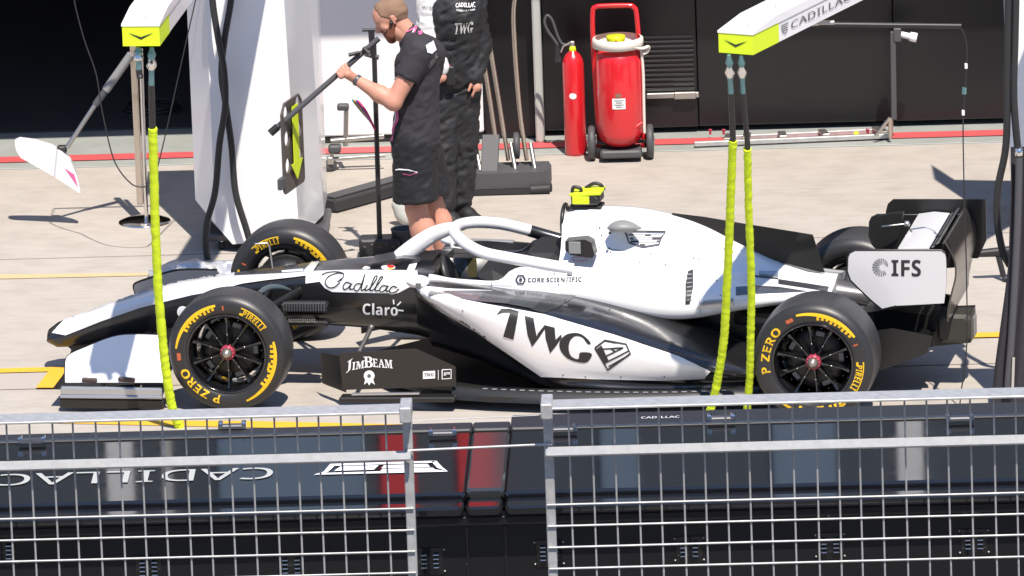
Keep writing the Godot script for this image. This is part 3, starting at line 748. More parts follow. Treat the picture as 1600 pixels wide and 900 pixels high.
func make_car():
	car = thing("racing_car", "black and white open wheel racing car with halo and slick tyres", "racing car", CAR_O, -deg_to_rad(CAR_YAW))
	car_materials()
	var st: SurfaceTool
	# ---------------- monocoque and nose
	#   x, ytop, half-width top, half-width mid, ybottom, half-width bottom
	var tab := [[-1.285, 0.225, 0.045, 0.07, 0.165, 0.045], [-1.25, 0.262, 0.075, 0.10, 0.145, 0.075], [-1.15, 0.300, 0.095, 0.115, 0.15, 0.09], [-0.95, 0.375, 0.115, 0.13, 0.185, 0.10], [-0.6, 0.487, 0.14, 0.155, 0.25, 0.12], [-0.3, 0.545, 0.165, 0.185, 0.30, 0.14], [0.0, 0.585, 0.20, 0.215, 0.325, 0.16], [0.33, 0.628, 0.23, 0.25, 0.325, 0.19], [0.67, 0.655, 0.27, 0.29, 0.315, 0.23], [0.97, 0.682, 0.31, 0.33, 0.285, 0.27], [1.10, 0.69, 0.33, 0.36, 0.26, 0.3]]
	var rows := []
	var sec := func(r: Array) -> Array:
		var half := [Vector2(0, r[4]), Vector2(r[5], r[4]), Vector2(r[3], lerpf(r[4], r[1], 0.45)), Vector2(lerpf(r[3], r[2], 0.4), r[1] - 0.05), Vector2(r[2], r[1]), Vector2(0, r[1] + 0.012)]
		var h := round_ring(half, 2)
		var o := []
		for p in h: o.append(Vector3(r[0], p.y, p.x))
		for i in range(h.size() - 2, 0, -1): o.append(Vector3(r[0], h[i].y, -h[i].x))
		return o
	for i in 41: rows.append(sec.call(lerp_table(tab, lerpf(-1.285, 1.10, i / 40.0))))
	st = mb(); loft(st, rows, true, true)
	var nose := obj("chassis", st, M.car_black, car)
	var tm_nose: TriangleMesh = nose.mesh.generate_triangle_mesh()
	# ---------------- cockpit tub: open top
	var ct := [[1.08, 0.69, 0.34, 0.40, 0.25], [1.2, 0.672, 0.355, 0.42, 0.22], [1.35, 0.664, 0.365, 0.43, 0.18], [1.5, 0.668, 0.375, 0.43, 0.15], [1.57, 0.73, 0.375, 0.43, 0.15], [1.7, 0.765, 0.36, 0.43, 0.15], [1.9, 0.78, 0.33, 0.43, 0.15]]
	rows = []
	for i in 25:
		var r := lerp_table(ct, lerpf(1.08, 1.9, i / 24.0))
		var half := [Vector2(0, r[4]), Vector2(r[3], r[4]), Vector2(r[3] + 0.01, r[1] - 0.16), Vector2(r[2] + 0.02, r[1] - 0.04), Vector2(r[2], r[1]), Vector2(r[2] - 0.035, r[1] - 0.004), Vector2(r[2] - 0.06, r[1] - 0.06), Vector2(r[2] - 0.07, 0.34), Vector2(0, 0.32)]
		rows.append([r[0], round_ring(half, 1)])
	var pick := func(i0: int, i1: int, s: int) -> Array:
		return rows.map(func(q): return q[1].slice(i0, i1).map(func(p): return Vector3(q[0], p.y, p.x * s)))
	st = mb(); loft(st, pick.call(4, 11, -1)); obj("cockpit_side", st, M.car_white, car)
	st = mb(); loft(st, pick.call(4, 11, 1)); var tub := obj("cockpit_side", st, M.car_white, car)
	st = mb(); loft(st, pick.call(0, 5, 1)); loft(st, pick.call(0, 5, -1)); obj("tub_floor", st, M.car_black, car)
	st = mb(); loft(st, pick.call(10, 18, 1)); loft(st, pick.call(10, 18, -1)); obj("cockpit_liner", st, M.seat_dark, car)
	var tm_tub: TriangleMesh = tub.mesh.generate_triangle_mesh()
	# ---------------- upper body / engine cover
	#   x, ytop, top half-width, belt half-width, ybelt, skirt y
	var ub := [[1.83, 0.985, 0.115, 0.425, 0.68, 0.56], [1.90, 1.018, 0.11, 0.43, 0.68, 0.56], [2.05, 1.022, 0.10, 0.43, 0.67, 0.54], [2.27, 1.012, 0.09, 0.425, 0.655, 0.49], [2.46, 0.975, 0.075, 0.415, 0.635, 0.46], [2.64, 0.915, 0.06, 0.405, 0.625, 0.465], [2.85, 0.81, 0.06, 0.385, 0.63, 0.50], [3.05, 0.715, 0.06, 0.365, 0.622, 0.53], [3.25, 0.66, 0.06, 0.325, 0.61, 0.55], [3.42, 0.635, 0.06, 0.28, 0.60, 0.57]]
	rows = []
	for i in 45:
		var r := lerp_table(ub, lerpf(1.83, 3.42, i / 44.0))
		var half := [Vector2(r[3] - 0.10, r[5] - 0.02), Vector2(r[3] - 0.01, r[5]), Vector2(r[3], lerpf(r[5], r[4], 0.55)), Vector2(r[3] - 0.035, r[4]), Vector2(lerpf(r[3], r[2], 0.72), lerpf(r[4], r[1], 0.30)), Vector2(r[2] + 0.015 + 0.03 * clampf((0.25 - r[1] + r[4]) * 5, 0, 1), r[1] - minf(0.11, (r[1] - r[4]) * 0.4)), Vector2(r[2], r[1] - minf(0.03, (r[1] - r[4]) * 0.15)), Vector2(r[2] * 0.55, r[1]), Vector2(0, r[1] + 0.004)]
		var h := round_ring(half, 2)
		var o := []
		for p in h: o.append(Vector3(r[0], p.y, p.x))
		for k in range(h.size() - 2, -1, -1): o.append(Vector3(r[0], h[k].y, -h[k].x))
		rows.append(o)
	st = mb(); loft(st, rows, true, true)
	var cover := obj("engine_cover", st, M.car_white, car)
	var tm_cover: TriangleMesh = cover.mesh.generate_triangle_mesh()
	# airbox mouth rim
	st = mb(); var rim_pts := []
	for p in arc_pts(Vector2(0, 0.93), 0.1, -60, 240, 20): rim_pts.append(Vector3(1.828, p.y, p.x * 1.05))
	tube(st, rim_pts, 0.012, 8); obj("airbox_rim", st, M.carbon, car)
	# ---------------- fin
	st = mb()
	var fin := []
	for p in [[1050, 333], [1100, 339], [1165, 350], [1240, 362], [1270, 367], [1291, 434], [1262, 445], [1200, 432], [1130, 390], [1060, 350]]: var v := cz(p[0], p[1], 0); fin.append(Vector2(v.x, v.y))
	prism(st, pv(fin), 0.012, Transform3D.IDENTITY); obj("fin", st, M.carbon, car)
	# ---------------- sidepods
	#   x, z_in, y_in, z_crest, y_crest, zmax, y_sh, y_low, z_under, y_bot
	var sp := [[1.02, 0.33, 0.665, 0.42, 0.672, 0.50, 0.650, 0.610, 0.44, 0.34], [1.12, 0.33, 0.665, 0.50, 0.672, 0.62, 0.642, 0.585, 0.44, 0.30], [1.25, 0.36, 0.655, 0.56, 0.664, 0.70, 0.625, 0.520, 0.45, 0.24], [1.5, 0.38, 0.635, 0.60, 0.645, 0.765, 0.585, 0.38, 0.52, 0.15], [1.8, 0.38, 0.62, 0.60, 0.605, 0.79, 0.53, 0.20, 0.70, 0.11], [2.1, 0.38, 0.57, 0.58, 0.545, 0.78, 0.455, 0.17, 0.74, 0.11], [2.4, 0.36, 0.49, 0.55, 0.445, 0.745, 0.365, 0.15, 0.70, 0.11], [2.7, 0.32, 0.38, 0.49, 0.33, 0.675, 0.265, 0.14, 0.63, 0.11], [3.0, 0.26, 0.26, 0.40, 0.215, 0.56, 0.18, 0.13, 0.52, 0.10], [3.15, 0.22, 0.20, 0.34, 0.17, 0.48, 0.15, 0.12, 0.45, 0.10]]
	var tms_pod := []
	for s in [1, -1]:
		rows = []
		for i in 41:
			var r := lerp_table(sp, lerpf(1.02, 3.15, i / 40.0))
			var half := [Vector2(r[1] - 0.1, r[2] - 0.02), Vector2(r[1], r[2]), Vector2(r[3], r[4]), Vector2(lerpf(r[3], r[5], 0.75), lerpf(r[4], r[6], 0.45)), Vector2(r[5], r[6] - 0.01), Vector2(r[5] - 0.022, lerpf(r[6], r[7], 0.6)), Vector2(r[5] - 0.065, r[7]), Vector2(r[8], r[7] - 0.035), Vector2(r[8] - 0.02, r[9]), Vector2(r[1] - 0.1, r[9])]
			var h := round_ring(half, 2)
			var o := []
			for p in h: o.append(Vector3(r[0], p.y, p.x * s))
			if s < 0: o.reverse()
			rows.append(o)
		st = mb(); loft(st, rows, true, true)
		var pod := obj("sidepod", st, M.car_black, car)
		if s > 0: tms_pod.append(pod.mesh.generate_triangle_mesh())
	# ---------------- floor
	st = mb()
	var fl := []
	for p in [[0.62, 0.16], [0.9, 0.5], [1.2, 0.74], [1.5, 0.82], [2.0, 0.84], [2.7, 0.80], [3.0, 0.70], [3.12, 0.60], [3.12, 0.0], [3.12, -0.60], [3.0, -0.70], [2.7, -0.80], [2.0, -0.84], [1.5, -0.82], [1.2, -0.74], [0.9, -0.5], [0.62, -0.16]]: fl.append(Vector2(p[0], p[1]))
	prism(st, pv(fl), 0.03, Transform3D(Basis(Vector3.RIGHT, PI / 2), Vector3(0, 0.075, 0))); obj("floor", st, M.carbon, car)
	for s in [1, -1]:
		st = mb(); var e0 := []; var e1 := []; var e2 := []
		for p in [[1.28, 0.765], [1.5, 0.80], [1.8, 0.825], [2.2, 0.83], [2.6, 0.80], [2.9, 0.74], [3.08, 0.66]]:
			e0.append(Vector3(p[0], 0.13, (p[1] - 0.07) * s)); e1.append(Vector3(p[0], 0.125, p[1] * s)); e2.append(Vector3(p[0], 0.062, (p[1] + 0.02) * s))
		loft(st, [e0, e1], false, false); loft(st, [e1, e2], false, false); obj("floor_edge", st, M.carbon, car)
	# dashed seam along the floor edge
	for k in 26:
		var f := k / 25.0; var x := lerpf(1.48, 2.86, f)
		var zz: float = lerp_table([[1.28, 0.765], [1.5, 0.80], [1.8, 0.825], [2.2, 0.83], [2.6, 0.80], [2.9, 0.74]], x)[1]
		st = mb(); box(st, Vector3(x, 0.132, zz - 0.012), Vector3(0.032, 0.006, 0.007), 0.002); obj("seam_tab", st, M.car_silver, car)
	# ---------------- boards beside the chassis
	for s in [1, -1]:
		st = mb(); var bd := []
		for p in [[530, 553], [540, 551], [650, 545], [712, 573], [713, 603], [536, 609]]: var v := cz(p[0], p[1], 0.78); bd.append(Vector2(v.x, v.y))
		prism(st, pv(bd), 0.012, Transform3D(Basis.IDENTITY, Vector3(0, 0, 0.78 * s))); var b := obj("turning_board", st, M.carbon_board if M.has("carbon_board") else mat("carbon_board", lin(0.022, 0.018, 0.016), 0.5), car)
		if s > 0: tms_pod.append(b.mesh.generate_triangle_mesh())
		st = mb(); box(st, Vector3(0.97, 0.072, 0.80 * s), Vector3(0.68, 0.03, 0.10), 0.012, Basis(Vector3.BACK, 0.02)); obj("foot_plate", st, M.carbon, b)
		st = mb(); box(st, Vector3(0.9, 0.098, 0.81 * s), Vector3(0.40, 0.012, 0.03), 0.004, Basis(Vector3.BACK, 0.03)); obj("foot_plate", st, M.car_silver, b)
		st = mb(); loft(st, [[Vector3(0.66, 0.09, 0.77 * s), Vector3(0.66, 0.30, 0.77 * s)], [Vector3(0.50, 0.09, 0.60 * s), Vector3(0.50, 0.28, 0.60 * s)], [Vector3(0.47, 0.09, 0.56 * s), Vector3(0.47, 0.27, 0.56 * s)]], false, false); obj("vane", st, M.carbon, b)
		# ribbed stay
		st = mb(); var q0 := cz(580, 512, 0.34); var q1 := cz(561, 551, 0.76)
		q0.z *= s; q1.z *= s
		var pp := []; var rr := []
		for i in 31: pp.append(q0.lerp(q1, i / 30.0)); rr.append(0.012 + 0.003 * (i % 2))
		tube(st, pp, rr, 8); obj("stay", st, M.steel, car)
		st = mb(); lathe(st, [[0.0, 0.022], [0.014, 0.016], [0.02, 0.0], [0.016, -0.014], [0.0, -0.02]], q0, q1 - q0, 14); obj("ball_joint", st, M.steel, car)
	# ---------------- wheels
	var r1 := 0.3535
	wheel(car, 0.0, 1, 0.285, r1, 0.0)
	wheel(car, WB, 1, 0.375, r1, deg_to_rad(67.0))
	wheel(car, 0.0, -1, 0.285, r1, deg_to_rad(-62.0))
	wheel(car, WB, -1, 0.375, r1, 0.5)
	# brake ducts, wishbones
	for s in [1, -1]:
		for a in [[0.02, 0.0, 0.285], [WB, 0.0, 0.375]]:
			st = mb(); lathe(st, [[0.0, 0.0], [0.17, 0.0], [0.18, 0.02], [0.17, 0.10], [0.10, 0.14], [0.0, 0.15]], Vector3(a[0], 0.353, (0.95 - a[2] + 0.02) * s), Vector3(0, 0, -s), 28); obj("brake_duct", st, M.carbon, car)
		for L in [[-0.20, 0.50, 0.19, 0.0, 0.47, 0.72, 0.014], [0.30, 0.55, 0.22, 0.03, 0.47, 0.72, 0.014], [-0.18, 0.33, 0.17, 0.0, 0.25, 0.72, 0.014], [0.38, 0.36, 0.22, 0.03, 0.25, 0.72, 0.014], [0.12, 0.58, 0.2, 0.0, 0.28, 0.72, 0.012], [-0.1, 0.42, 0.18, -0.1, 0.40, 0.72, 0.012],
			[2.85, 0.42, 0.22, WB, 0.45, 0.62, 0.014], [3.55, 0.42, 0.14, WB, 0.45, 0.62, 0.014], [2.9, 0.22, 0.25, WB, 0.24, 0.62, 0.014], [3.6, 0.24, 0.14, WB, 0.24, 0.62, 0.014], [3.5, 0.34, 0.12, WB + 0.1, 0.34, 0.62, 0.012]]:
			st = mb(); tube(st, [Vector3(L[0], L[1], L[2] * s), Vector3(L[3], L[4], L[5] * s)], L[6], 8, true, Vector2(1.0, 2.2)); obj("wishbone", st, M.carbon, car)
	# ribbed ducts behind the front wheel
	for k in 16:
		var pa := cz(444 + k * 4.2, 479, 0.42)
		st = mb(); box(st, pa + Vector3(0, 0.0, 0), Vector3(0.009, 0.05, 0.04), 0.002); obj("duct_rib", st, M.grey_metal, car)
	st = mb(); var da := cz(474, 480, 0.36); box(st, da, Vector3(0.30, 0.07, 0.09), 0.02); obj("duct", st, M.carbon, car)
	for k in 12:
		var pa := cz(452 + k * 3.6, 501, 0.45)
		st = mb(); box(st, pa, Vector3(0.006, 0.022, 0.02), 0.002); obj("duct_rib", st, M.steel, car)
	st = mb(); da = cz(480, 503, 0.40); box(st, da, Vector3(0.26, 0.03, 0.09), 0.01); obj("duct", st, M.carbon, car)
	st = mb(); tube(st, smooth_path([cz(405, 458, 0.5), cz(418, 450, 0.4), cz(436, 449, 0.33), cz(456, 454, 0.28)], 5), [0.016, 0.018, 0.02, 0.022, 0.024, 0.026, 0.028, 0.03, 0.03, 0.03, 0.03, 0.028, 0.024, 0.018, 0.01, 0.004], 10, true, Vector2(1, 0.6)); obj("suspension_fairing", st, M.teal_fitting if false else mat("fairing", lin(0.06, 0.08, 0.09), 0.25), car)
	# ---------------- front wing
	for s in [1, -1]:
		var el := [[0.0, 0.46, "carbon"], [0.475, 0.74, "carbon"], [0.755, 1.0, "carbon"]]
		for e in el:
			rows = []
			for i in 11:
				var f := i / 10.0
				var z := lerpf(0.12, 0.90, f)
				var xl := lerpf(-1.12, -1.05, minf(1, f * 1.6)); var xt := lerpf(-0.48, -0.40, f)
				var row := []
				var lowr := []
				for k in 7:
					var c: float = lerpf(e[0], e[1], k / 6.0)
					var y: float = lerpf(0.16, 0.118, f) + lerpf(0.15, 0.055, f) * c * c
					var th := 0.007 * sin(PI * clampf(c, 0.03, 0.97)) + 0.001
					row.append(Vector3(lerpf(xl, xt, c), y + th, z * s)); lowr.append(Vector3(lerpf(xl, xt, c), y - th, z * s))
				lowr.reverse(); rows.append(row + lowr)
			st = mb(); loft(st, rows, true, true); obj("wing_element", st, M[e[2]], car)
		# endplate
		# tall plate leaning inward towards its top
		var e0 := Vector3(0, 0.15, 0.94); var ey := Vector3(0, 0.235, -0.15).normalized(); var en0 := Vector3.RIGHT.cross(ey)
		var inv := car.transform.affine_inverse()
		st = mb(); var ep := []
		for p in smooth_path([Vector2(102, 598), Vector2(102, 575), Vector2(104, 560), Vector2(113, 552), Vector2(134, 543), Vector2(160, 532), Vector2(186, 524.5), Vector2(215, 523), Vector2(248, 524)], 3) + [Vector2(258, 560), Vector2(266, 598)]:
			var v: Vector3 = inv * on_plane(p.x, p.y, car.transform * e0, car.transform.basis * en0)
			ep.append(Vector2(v.x, (v - e0).dot(ey)))
		prism(st, pv(ep), 0.012, Transform3D(Basis(Vector3.RIGHT, Vector3(0, ey.y, ey.z * s), Vector3(0, en0.y, en0.z * s)), Vector3(0, e0.y, e0.z * s))); var epn := obj("wing_endplate", st, M.car_white, car)
		st = mb(); var eo2 := []
		for p in ep.slice(0, ep.size() - 2): eo2.append(Vector3(p.x, e0.y + ey.y * p.y, (e0.z + ey.z * p.y) * s))
		tube(st, eo2, 0.007, 6); obj("edging", st, M.carbon, epn)
		st = mb(); box(st, Vector3(-0.685, 0.125, 0.955 * s), Vector3(0.60, 0.05, 0.03), 0.008); obj("plate_foot", st, M.car_silver, epn)
		st = mb(); tube(st, [Vector3(-0.985, 0.095, 0.975 * s), Vector3(-0.38, 0.098, 0.975 * s)], 0.011, 8); obj("edge_roll", st, M.car_silver, epn)
		st = mb(); box(st, Vector3(-0.685, 0.055, 0.95 * s), Vector3(0.62, 0.06, 0.05), 0.008); obj("foot_plate", st, M.carbon, epn)
		for p in [[140, 594, 0.09], [198, 593, 0.10]]:
			var v := cz(p[0], p[1], 0.955); st = mb(); box(st, Vector3(v.x, v.y, 0.955 * s), Vector3(p[2], 0.026, 0.03), 0.01, Basis(Vector3.BACK, -0.05)); obj("winglet", st, mat("winglet", lin(0.05, 0.03, 0.028), 0.4), epn)
		# nose pylons and cascade fins
		st = mb(); prism(st, pv([[-1.16, 0.16], [-0.85, 0.20], [-0.82, 0.12], [-1.12, 0.12]]), 0.02, Transform3D(Basis.IDENTITY, Vector3(0, 0, 0.07 * s))); obj("nose_pylon", st, M.carbon, car)
	# ---------------- rear wing
	for s in [1, -1]:
		st = mb(); var ew := []
		for p in [[1325, 402], [1328, 396], [1336, 392], [1470, 392], [1476, 396], [1478, 404], [1479, 440], [1475, 474], [1440, 476], [1400, 478], [1378, 483], [1362, 470], [1343, 452], [1329, 438], [1324, 424]]:
			var v := cz(p[0], p[1], 0.43); ew.append(Vector2(v.x, v.y))
		prism(st, pv(ew), 0.014, Transform3D(Basis.IDENTITY, Vector3(0, 0, 0.42 * s))); var en := obj("rear_endplate", st, M.car_pearl if s > 0 else M.carbon, car)
		if s > 0: tms_pod.append(en.mesh.generate_triangle_mesh())
		# dark edging
		st = mb(); var eo := []
		for i in ew.size() + 1: eo.append(Vector3(ew[i % ew.size()].x, ew[i % ew.size()].y, 0.42 * s))
		tube(st, eo.slice(9) + eo.slice(1, 5), 0.0085, 6); obj("edging", st, M.carbon, en)
	# far endplate is taller, with rounded nose
	st = mb(); var fe := []
	for p in [[1384, 350], [1384, 330], [1387, 319], [1395, 312], [1540, 312], [1541, 376], [1528, 404], [1480, 404], [1400, 395]]: var v := cz(p[0], p[1], -0.43); fe.append(Vector2(v.x, v.y))
	prism(st, pv(fe), 0.014, Transform3D(Basis.IDENTITY, Vector3(0, 0, -0.44))); obj("rear_endplate", st, M.carbon, car)
	var span := func(pts: Array, th: float, called: String, m: Material, z0 := 0.413, z1 := -0.413):
		var s2 := mb(); var rw := []
		for z in [z0, z1]:
			var up := []; var dn := []
			for i in pts.size():
				var t: Vector2 = (pts[mini(i + 1, pts.size() - 1)] - pts[maxi(i - 1, 0)]).normalized(); var nrm := Vector2(-t.y, t.x) * th * (0.4 if (i == 0 or i == pts.size() - 1) else 1.0)
				up.append(Vector3(pts[i].x + nrm.x, pts[i].y + nrm.y, z)); dn.append(Vector3(pts[i].x - nrm.x, pts[i].y - nrm.y, z))
			rw.append([up, dn])
		loft(s2, [rw[0][0], rw[1][0]], false, false); loft(s2, [rw[1][1], rw[0][1]], false, false)
		loft(s2, [rw[0][0], rw[0][1]], false, false, false); loft(s2, [rw[1][0], rw[1][1]], false, false, false)
		quad(s2, rw[0][0][0], rw[1][0][0], rw[1][1][0], rw[0][1][0]); quad(s2, rw[0][0][-1], rw[1][0][-1], rw[1][1][-1], rw[0][1][-1])
		return obj(called, s2, m, car)
	var W := func(px: float, py: float) -> Vector2: var v := cz(px, py, 0.413); return Vector2(v.x, v.y)
	var mp0: Vector2 = W.call(1403, 389); var mp1: Vector2 = W.call(1452, 388)
	span.call([mp0, mp0.lerp(mp1, 0.5) + Vector2(0, 0.006), mp1], 0.008, "rear_main_plane", M.car_white)
	for k in 3:
		span.call([mp1 + Vector2(0.012 + 0.014 * k, 0.004 + 0.01 * k), mp1 + Vector2(0.03 + 0.014 * k, 0.012 + 0.012 * k)], 0.004, "rear_flap", M.car_silver if k != 1 else M.carbon)
	# rear facing curved skirt
	var sk0: Vector2 = W.call(1462, 396)
	span.call(smooth_path([mp1 + Vector2(0.075, 0.03), Vector2(4.115, 0.93), Vector2(4.16, 0.84), Vector2(4.165, 0.74), Vector2(4.14, 0.64), Vector2(4.118, 0.54), Vector2(4.115, 0.47)], 4), 0.005, "rear_skirt", M.carbon_sheen)
	# centre pod with actuator and stays
	st = mb(); var pod_p := []
	for p in [[1366, 385], [1364, 350], [1372, 338], [1390, 333], [1412, 331], [1408, 360], [1398, 388]]: var v := cz(p[0], p[1], -0.12); pod_p.append(Vector2(v.x, v.y))
	prism(st, pv(pod_p), 0.05, Transform3D(Basis.IDENTITY, Vector3(0, 0, -0.12))); obj("wing_pylon", st, M.carbon, car)
	for q in [[[1378, 354, 0.0], [1416, 350, -0.05], 0.006], [[1422, 358, 0.0], [1436, 382, 0.2], 0.005]]:
		st = mb(); tube(st, [cz(q[0][0], q[0][1], q[0][2]), cz(q[1][0], q[1][1], q[1][2])], q[2], 8); obj("actuator_rod", st, M.steel, car)
	st = mb(); lathe(st, [[0.0, 0.02], [0.018, 0.012], [0.02, -0.01], [0.0, -0.02]], cz(1417, 350, -0.05), Vector3.RIGHT, 12); obj("actuator", st, M.steel, car)
	# ---------------- tail: crash box, diffuser, lamp
	st = mb(); var cr := []
	for p in [[1300, 470], [1330, 462], [1400, 478], [1468, 486], [1520, 484], [1521, 528], [1470, 533], [1420, 540], [1330, 540]]: var v := cz(p[0], p[1], 0.0); cr.append(Vector2(v.x, v.y))
	prism(st, pv(cr), 0.22, Transform3D.IDENTITY); obj("crash_box", st, M.carbon, car)
	st = mb(); box(st, cz(1494, 508, 0.05), Vector3(0.20, 0.17, 0.20), 0.02); obj("tail_box", st, mat("tail_grey", lin(0.035, 0.033, 0.028), 0.45), car)
	st = mb(); box(st, cz(1522, 508, 0.0), Vector3(0.02, 0.12, 0.09), 0.008); obj("rear_lamp", st, M.grey_pod, car)
	for s in [1, -1]:
		st = mb(); prism(st, pv([[3.1, 0.06], [3.45, 0.10], [3.8, 0.22], [4.0, 0.30], [4.03, 0.40], [3.8, 0.44], [3.45, 0.38], [3.1, 0.2]]), 0.02, Transform3D(Basis.IDENTITY, Vector3(0, 0, 0.46 * s))); obj("diffuser_side", st, M.carbon, car)
	st = mb(); loft(st, [[Vector3(3.1, 0.08, -0.46), Vector3(3.1, 0.08, 0.46)], [Vector3(3.6, 0.16, -0.46), Vector3(3.6, 0.16, 0.46)], [Vector3(4.0, 0.34, -0.46), Vector3(4.0, 0.34, 0.46)]], false); obj("diffuser", st, M.carbon, car)
	st = mb(); loft(st, [[Vector3(3.62, 0.52, -0.42), Vector3(3.62, 0.50, 0), Vector3(3.62, 0.52, 0.42)], [Vector3(3.9, 0.56, -0.42), Vector3(3.9, 0.54, 0), Vector3(3.9, 0.56, 0.42)]], false); obj("beam_wing", st, M.carbon, car)
	st = mb(); tube(st, [Vector3(3.38, 0.53, 0), Vector3(3.62, 0.50, 0)], [0.09, 0.05], 14); obj("exhaust", st, M.grey_metal, car)
	st = mb(); box(st, Vector3(3.1, 0.29, 0), Vector3(1.1, 0.40, 0.30), 0.05); obj("gearbox", st, M.carbon, car)
	# ---------------- halo
	var P := func(px, py, z) -> Vector3: return cz(px, py, z)
	var front := [P.call(626, 404, 0.0), P.call(650, 384, 0.0), P.call(676, 367, 0.01), P.call(700, 358, 0.02), P.call(716, 355, 0.02)]
	st = mb(); tube(st, smooth_path(front, 5), [0.056, 0.056, 0.055, 0.054, 0.053, 0.052, 0.051, 0.05, 0.049, 0.048, 0.047, 0.046, 0.045, 0.044, 0.042, 0.04, 0.038, 0.036, 0.034, 0.032, 0.03], 16, true, Vector2(0.72, 1.0)); obj("halo_pillar", st, M.car_white, car)
	var ring := [P.call(896, 421, 0.34), P.call(850, 413, 0.345), P.call(800, 404, 0.335), P.call(756, 395, 0.31), P.call(728, 381, 0.24), P.call(712, 366, 0.13), P.call(711, 356, 0.03), P.call(722, 350, -0.07), P.call(748, 347, -0.17), P.call(785, 350, -0.26), P.call(828, 360, -0.31)]
	st = mb(); tube(st, smooth_path(ring, 6), 0.035, 16); obj("halo_ring", st, M.car_white, car)
	st = mb(); tube(st, smooth_path([P.call(826, 360, -0.31), P.call(850, 367, -0.33), P.call(890, 378, -0.34), P.call(920, 384, -0.32)], 5), 0.036, 12); obj("halo_ring", st, M.car_black, car)
	st = mb(); var wedge := []
	for p in [[580, 406], [634, 396], [682, 400], [684, 412], [640, 414], [592, 424]]: var v := cz(p[0], p[1], 0.0); wedge.append(Vector2(v.x, v.y))
	prism(st, pv(wedge), 0.22, Transform3D.IDENTITY); obj("halo_fairing", st, M.car_black, car)
	# ---------------- cockpit contents
	st = mb(); box(st, Vector3(1.72, 0.66, 0), Vector3(0.26, 0.26, 0.5), 0.06); obj("headrest", st, M.seat_dark, car)
	st = mb(); var hr := []
	for p in [[818, 402], [830, 382], [846, 374], [886, 376], [884, 408]]: var v := cz(p[0], p[1], -0.18); hr.append(Vector2(v.x, v.y))
	prism(st, pv(hr), 0.1, Transform3D(Basis.IDENTITY, Vector3(0, 0, -0.2))); obj("headrest_side", st, M.seat_dark, car)
	st = mb(); box(st, Vector3(1.42, 0.50, -0.02), Vector3(0.3, 0.3, 0.46), 0.06, Basis(Vector3.BACK, -0.5)); obj("seat", st, M.seat_dark, car)
	st = mb(); box(st, cz(730, 418, -0.255), Vector3(0.115, 0.12, 0.02), 0.004); obj("inner_panel", st, M.olive_panel, car)
	st = mb(); lathe(st, [[0.0, 0.02], [0.10, 0.016], [0.13, 0.0], [0.12, -0.02], [0.0, -0.02]], Vector3(1.14, 0.60, 0), Vector3(1, 0.35, 0), 20); obj("steering_wheel", st, M.black_plastic, car)
	# side mouth beside the headrest
	st = mb(); var mo := []
	for p in [[884, 376], [915, 373], [925, 378], [930, 398], [926, 402], [892, 397], [884, 390]]: var v := cz(p[0], p[1], 0.3); mo.append(Vector2(v.x, v.y))
	prism(st, pv(mo), 0.10, Transform3D(Basis.IDENTITY, Vector3(0, 0, 0.27))); var mouth := obj("side_inlet", st, M.carbon, car)
	st = mb(); box(st, cz(898, 387, 0.326), Vector3(0.07, 0.07, 0.01), 0.004); obj("inlet_mesh", st, M.grey_pod, mouth)
	# ---------------- mirrors
	for s in [1, -1]:
		var mc := cz(655, 440, 0.50)
		st = mb(); var mrows := []
		for k in 9:
			var t := k / 8.0; var rad2 := 0.044 * pow(sin(PI * clampf(t * 0.86 + 0.06, 0, 1)), 0.6)
			var row := []
			for i in 14:
				var a := -TAU * i / 14
				row.append(Vector3(mc.x - 0.07 + 0.13 * t, mc.y + sin(a) * rad2 * 0.85, (mc.z + cos(a) * rad2 * 1.6) * s))
			if s < 0: row.reverse()
			mrows.append(row)
		loft(st, mrows, true, true); var mir := obj("mirror", st, M.car_white, car)
		st = mb(); box(st, Vector3(mc.x + 0.01, mc.y - 0.005, (mc.z + 0.075) * s), Vector3(0.03, 0.03, 0.012), 0.004); obj("mirror_logo", st, M.text_grey, mir)
		st = mb(); tube(st, [Vector3(mc.x - 0.01, mc.y - 0.03, (mc.z - 0.02) * s), Vector3(mc.x + 0.02, 0.655, 0.40 * s)], 0.012, 8, true, Vector2(1, 2)); obj("mirror_stalk", st, M.car_white, mir)
		st = mb(); var sl := cz(705, 459, 0.62); box(st, Vector3(sl.x, sl.y, sl.z * s), Vector3(0.26, 0.018, 0.05), 0.006, Basis(Vector3.BACK, -0.02)); obj("flick", st, M.grey_pod, car)
	# ---------------- roll hoop camera
	st = mb(); box(st, cz(917, 321, 0.0), Vector3(0.19, 0.02, 0.12), 0.006); var cbm := obj("camera_mount", st, M.black_plastic, car)
	var camc := cz(918, 308, 0.0)
	st = mb(); box(st, camc, Vector3(0.17, 0.07, 0.16), 0.02, Basis(Vector3.BACK, 0.06)); obj("camera_body", st, M.black_plastic, car)
	st = mb(); box(st, camc + Vector3(0.0, 0.035, 0), Vector3(0.185, 0.018, 0.165), 0.008, Basis(Vector3.BACK, 0.06)); obj("camera_lid", st, M.neon, car)
	st = mb(); box(st, camc + Vector3(-0.025, 0.0, 0.082), Vector3(0.10, 0.045, 0.012), 0.012); obj("camera_panel", st, M.neon, car)
	for k in [-1, 1]:
		st = mb(); tube(st, smooth_path([camc + Vector3(-0.05 + 0.03 * k, 0.04, -0.05 * k), camc + Vector3(-0.02 + 0.05 * k, 0.07, -0.05 * k), camc + Vector3(0.05 * k + 0.02, 0.062, -0.05 * k), camc + Vector3(0.06 * k + 0.03, 0.03, -0.05 * k)], 5), 0.011, 7); obj("camera_strap", st, M.black_plastic, car)
	# ---------------- side camera pod and gill on the engine cover
	var sc := cz(975, 357, 0.2)
	st = mb(); var sr := []
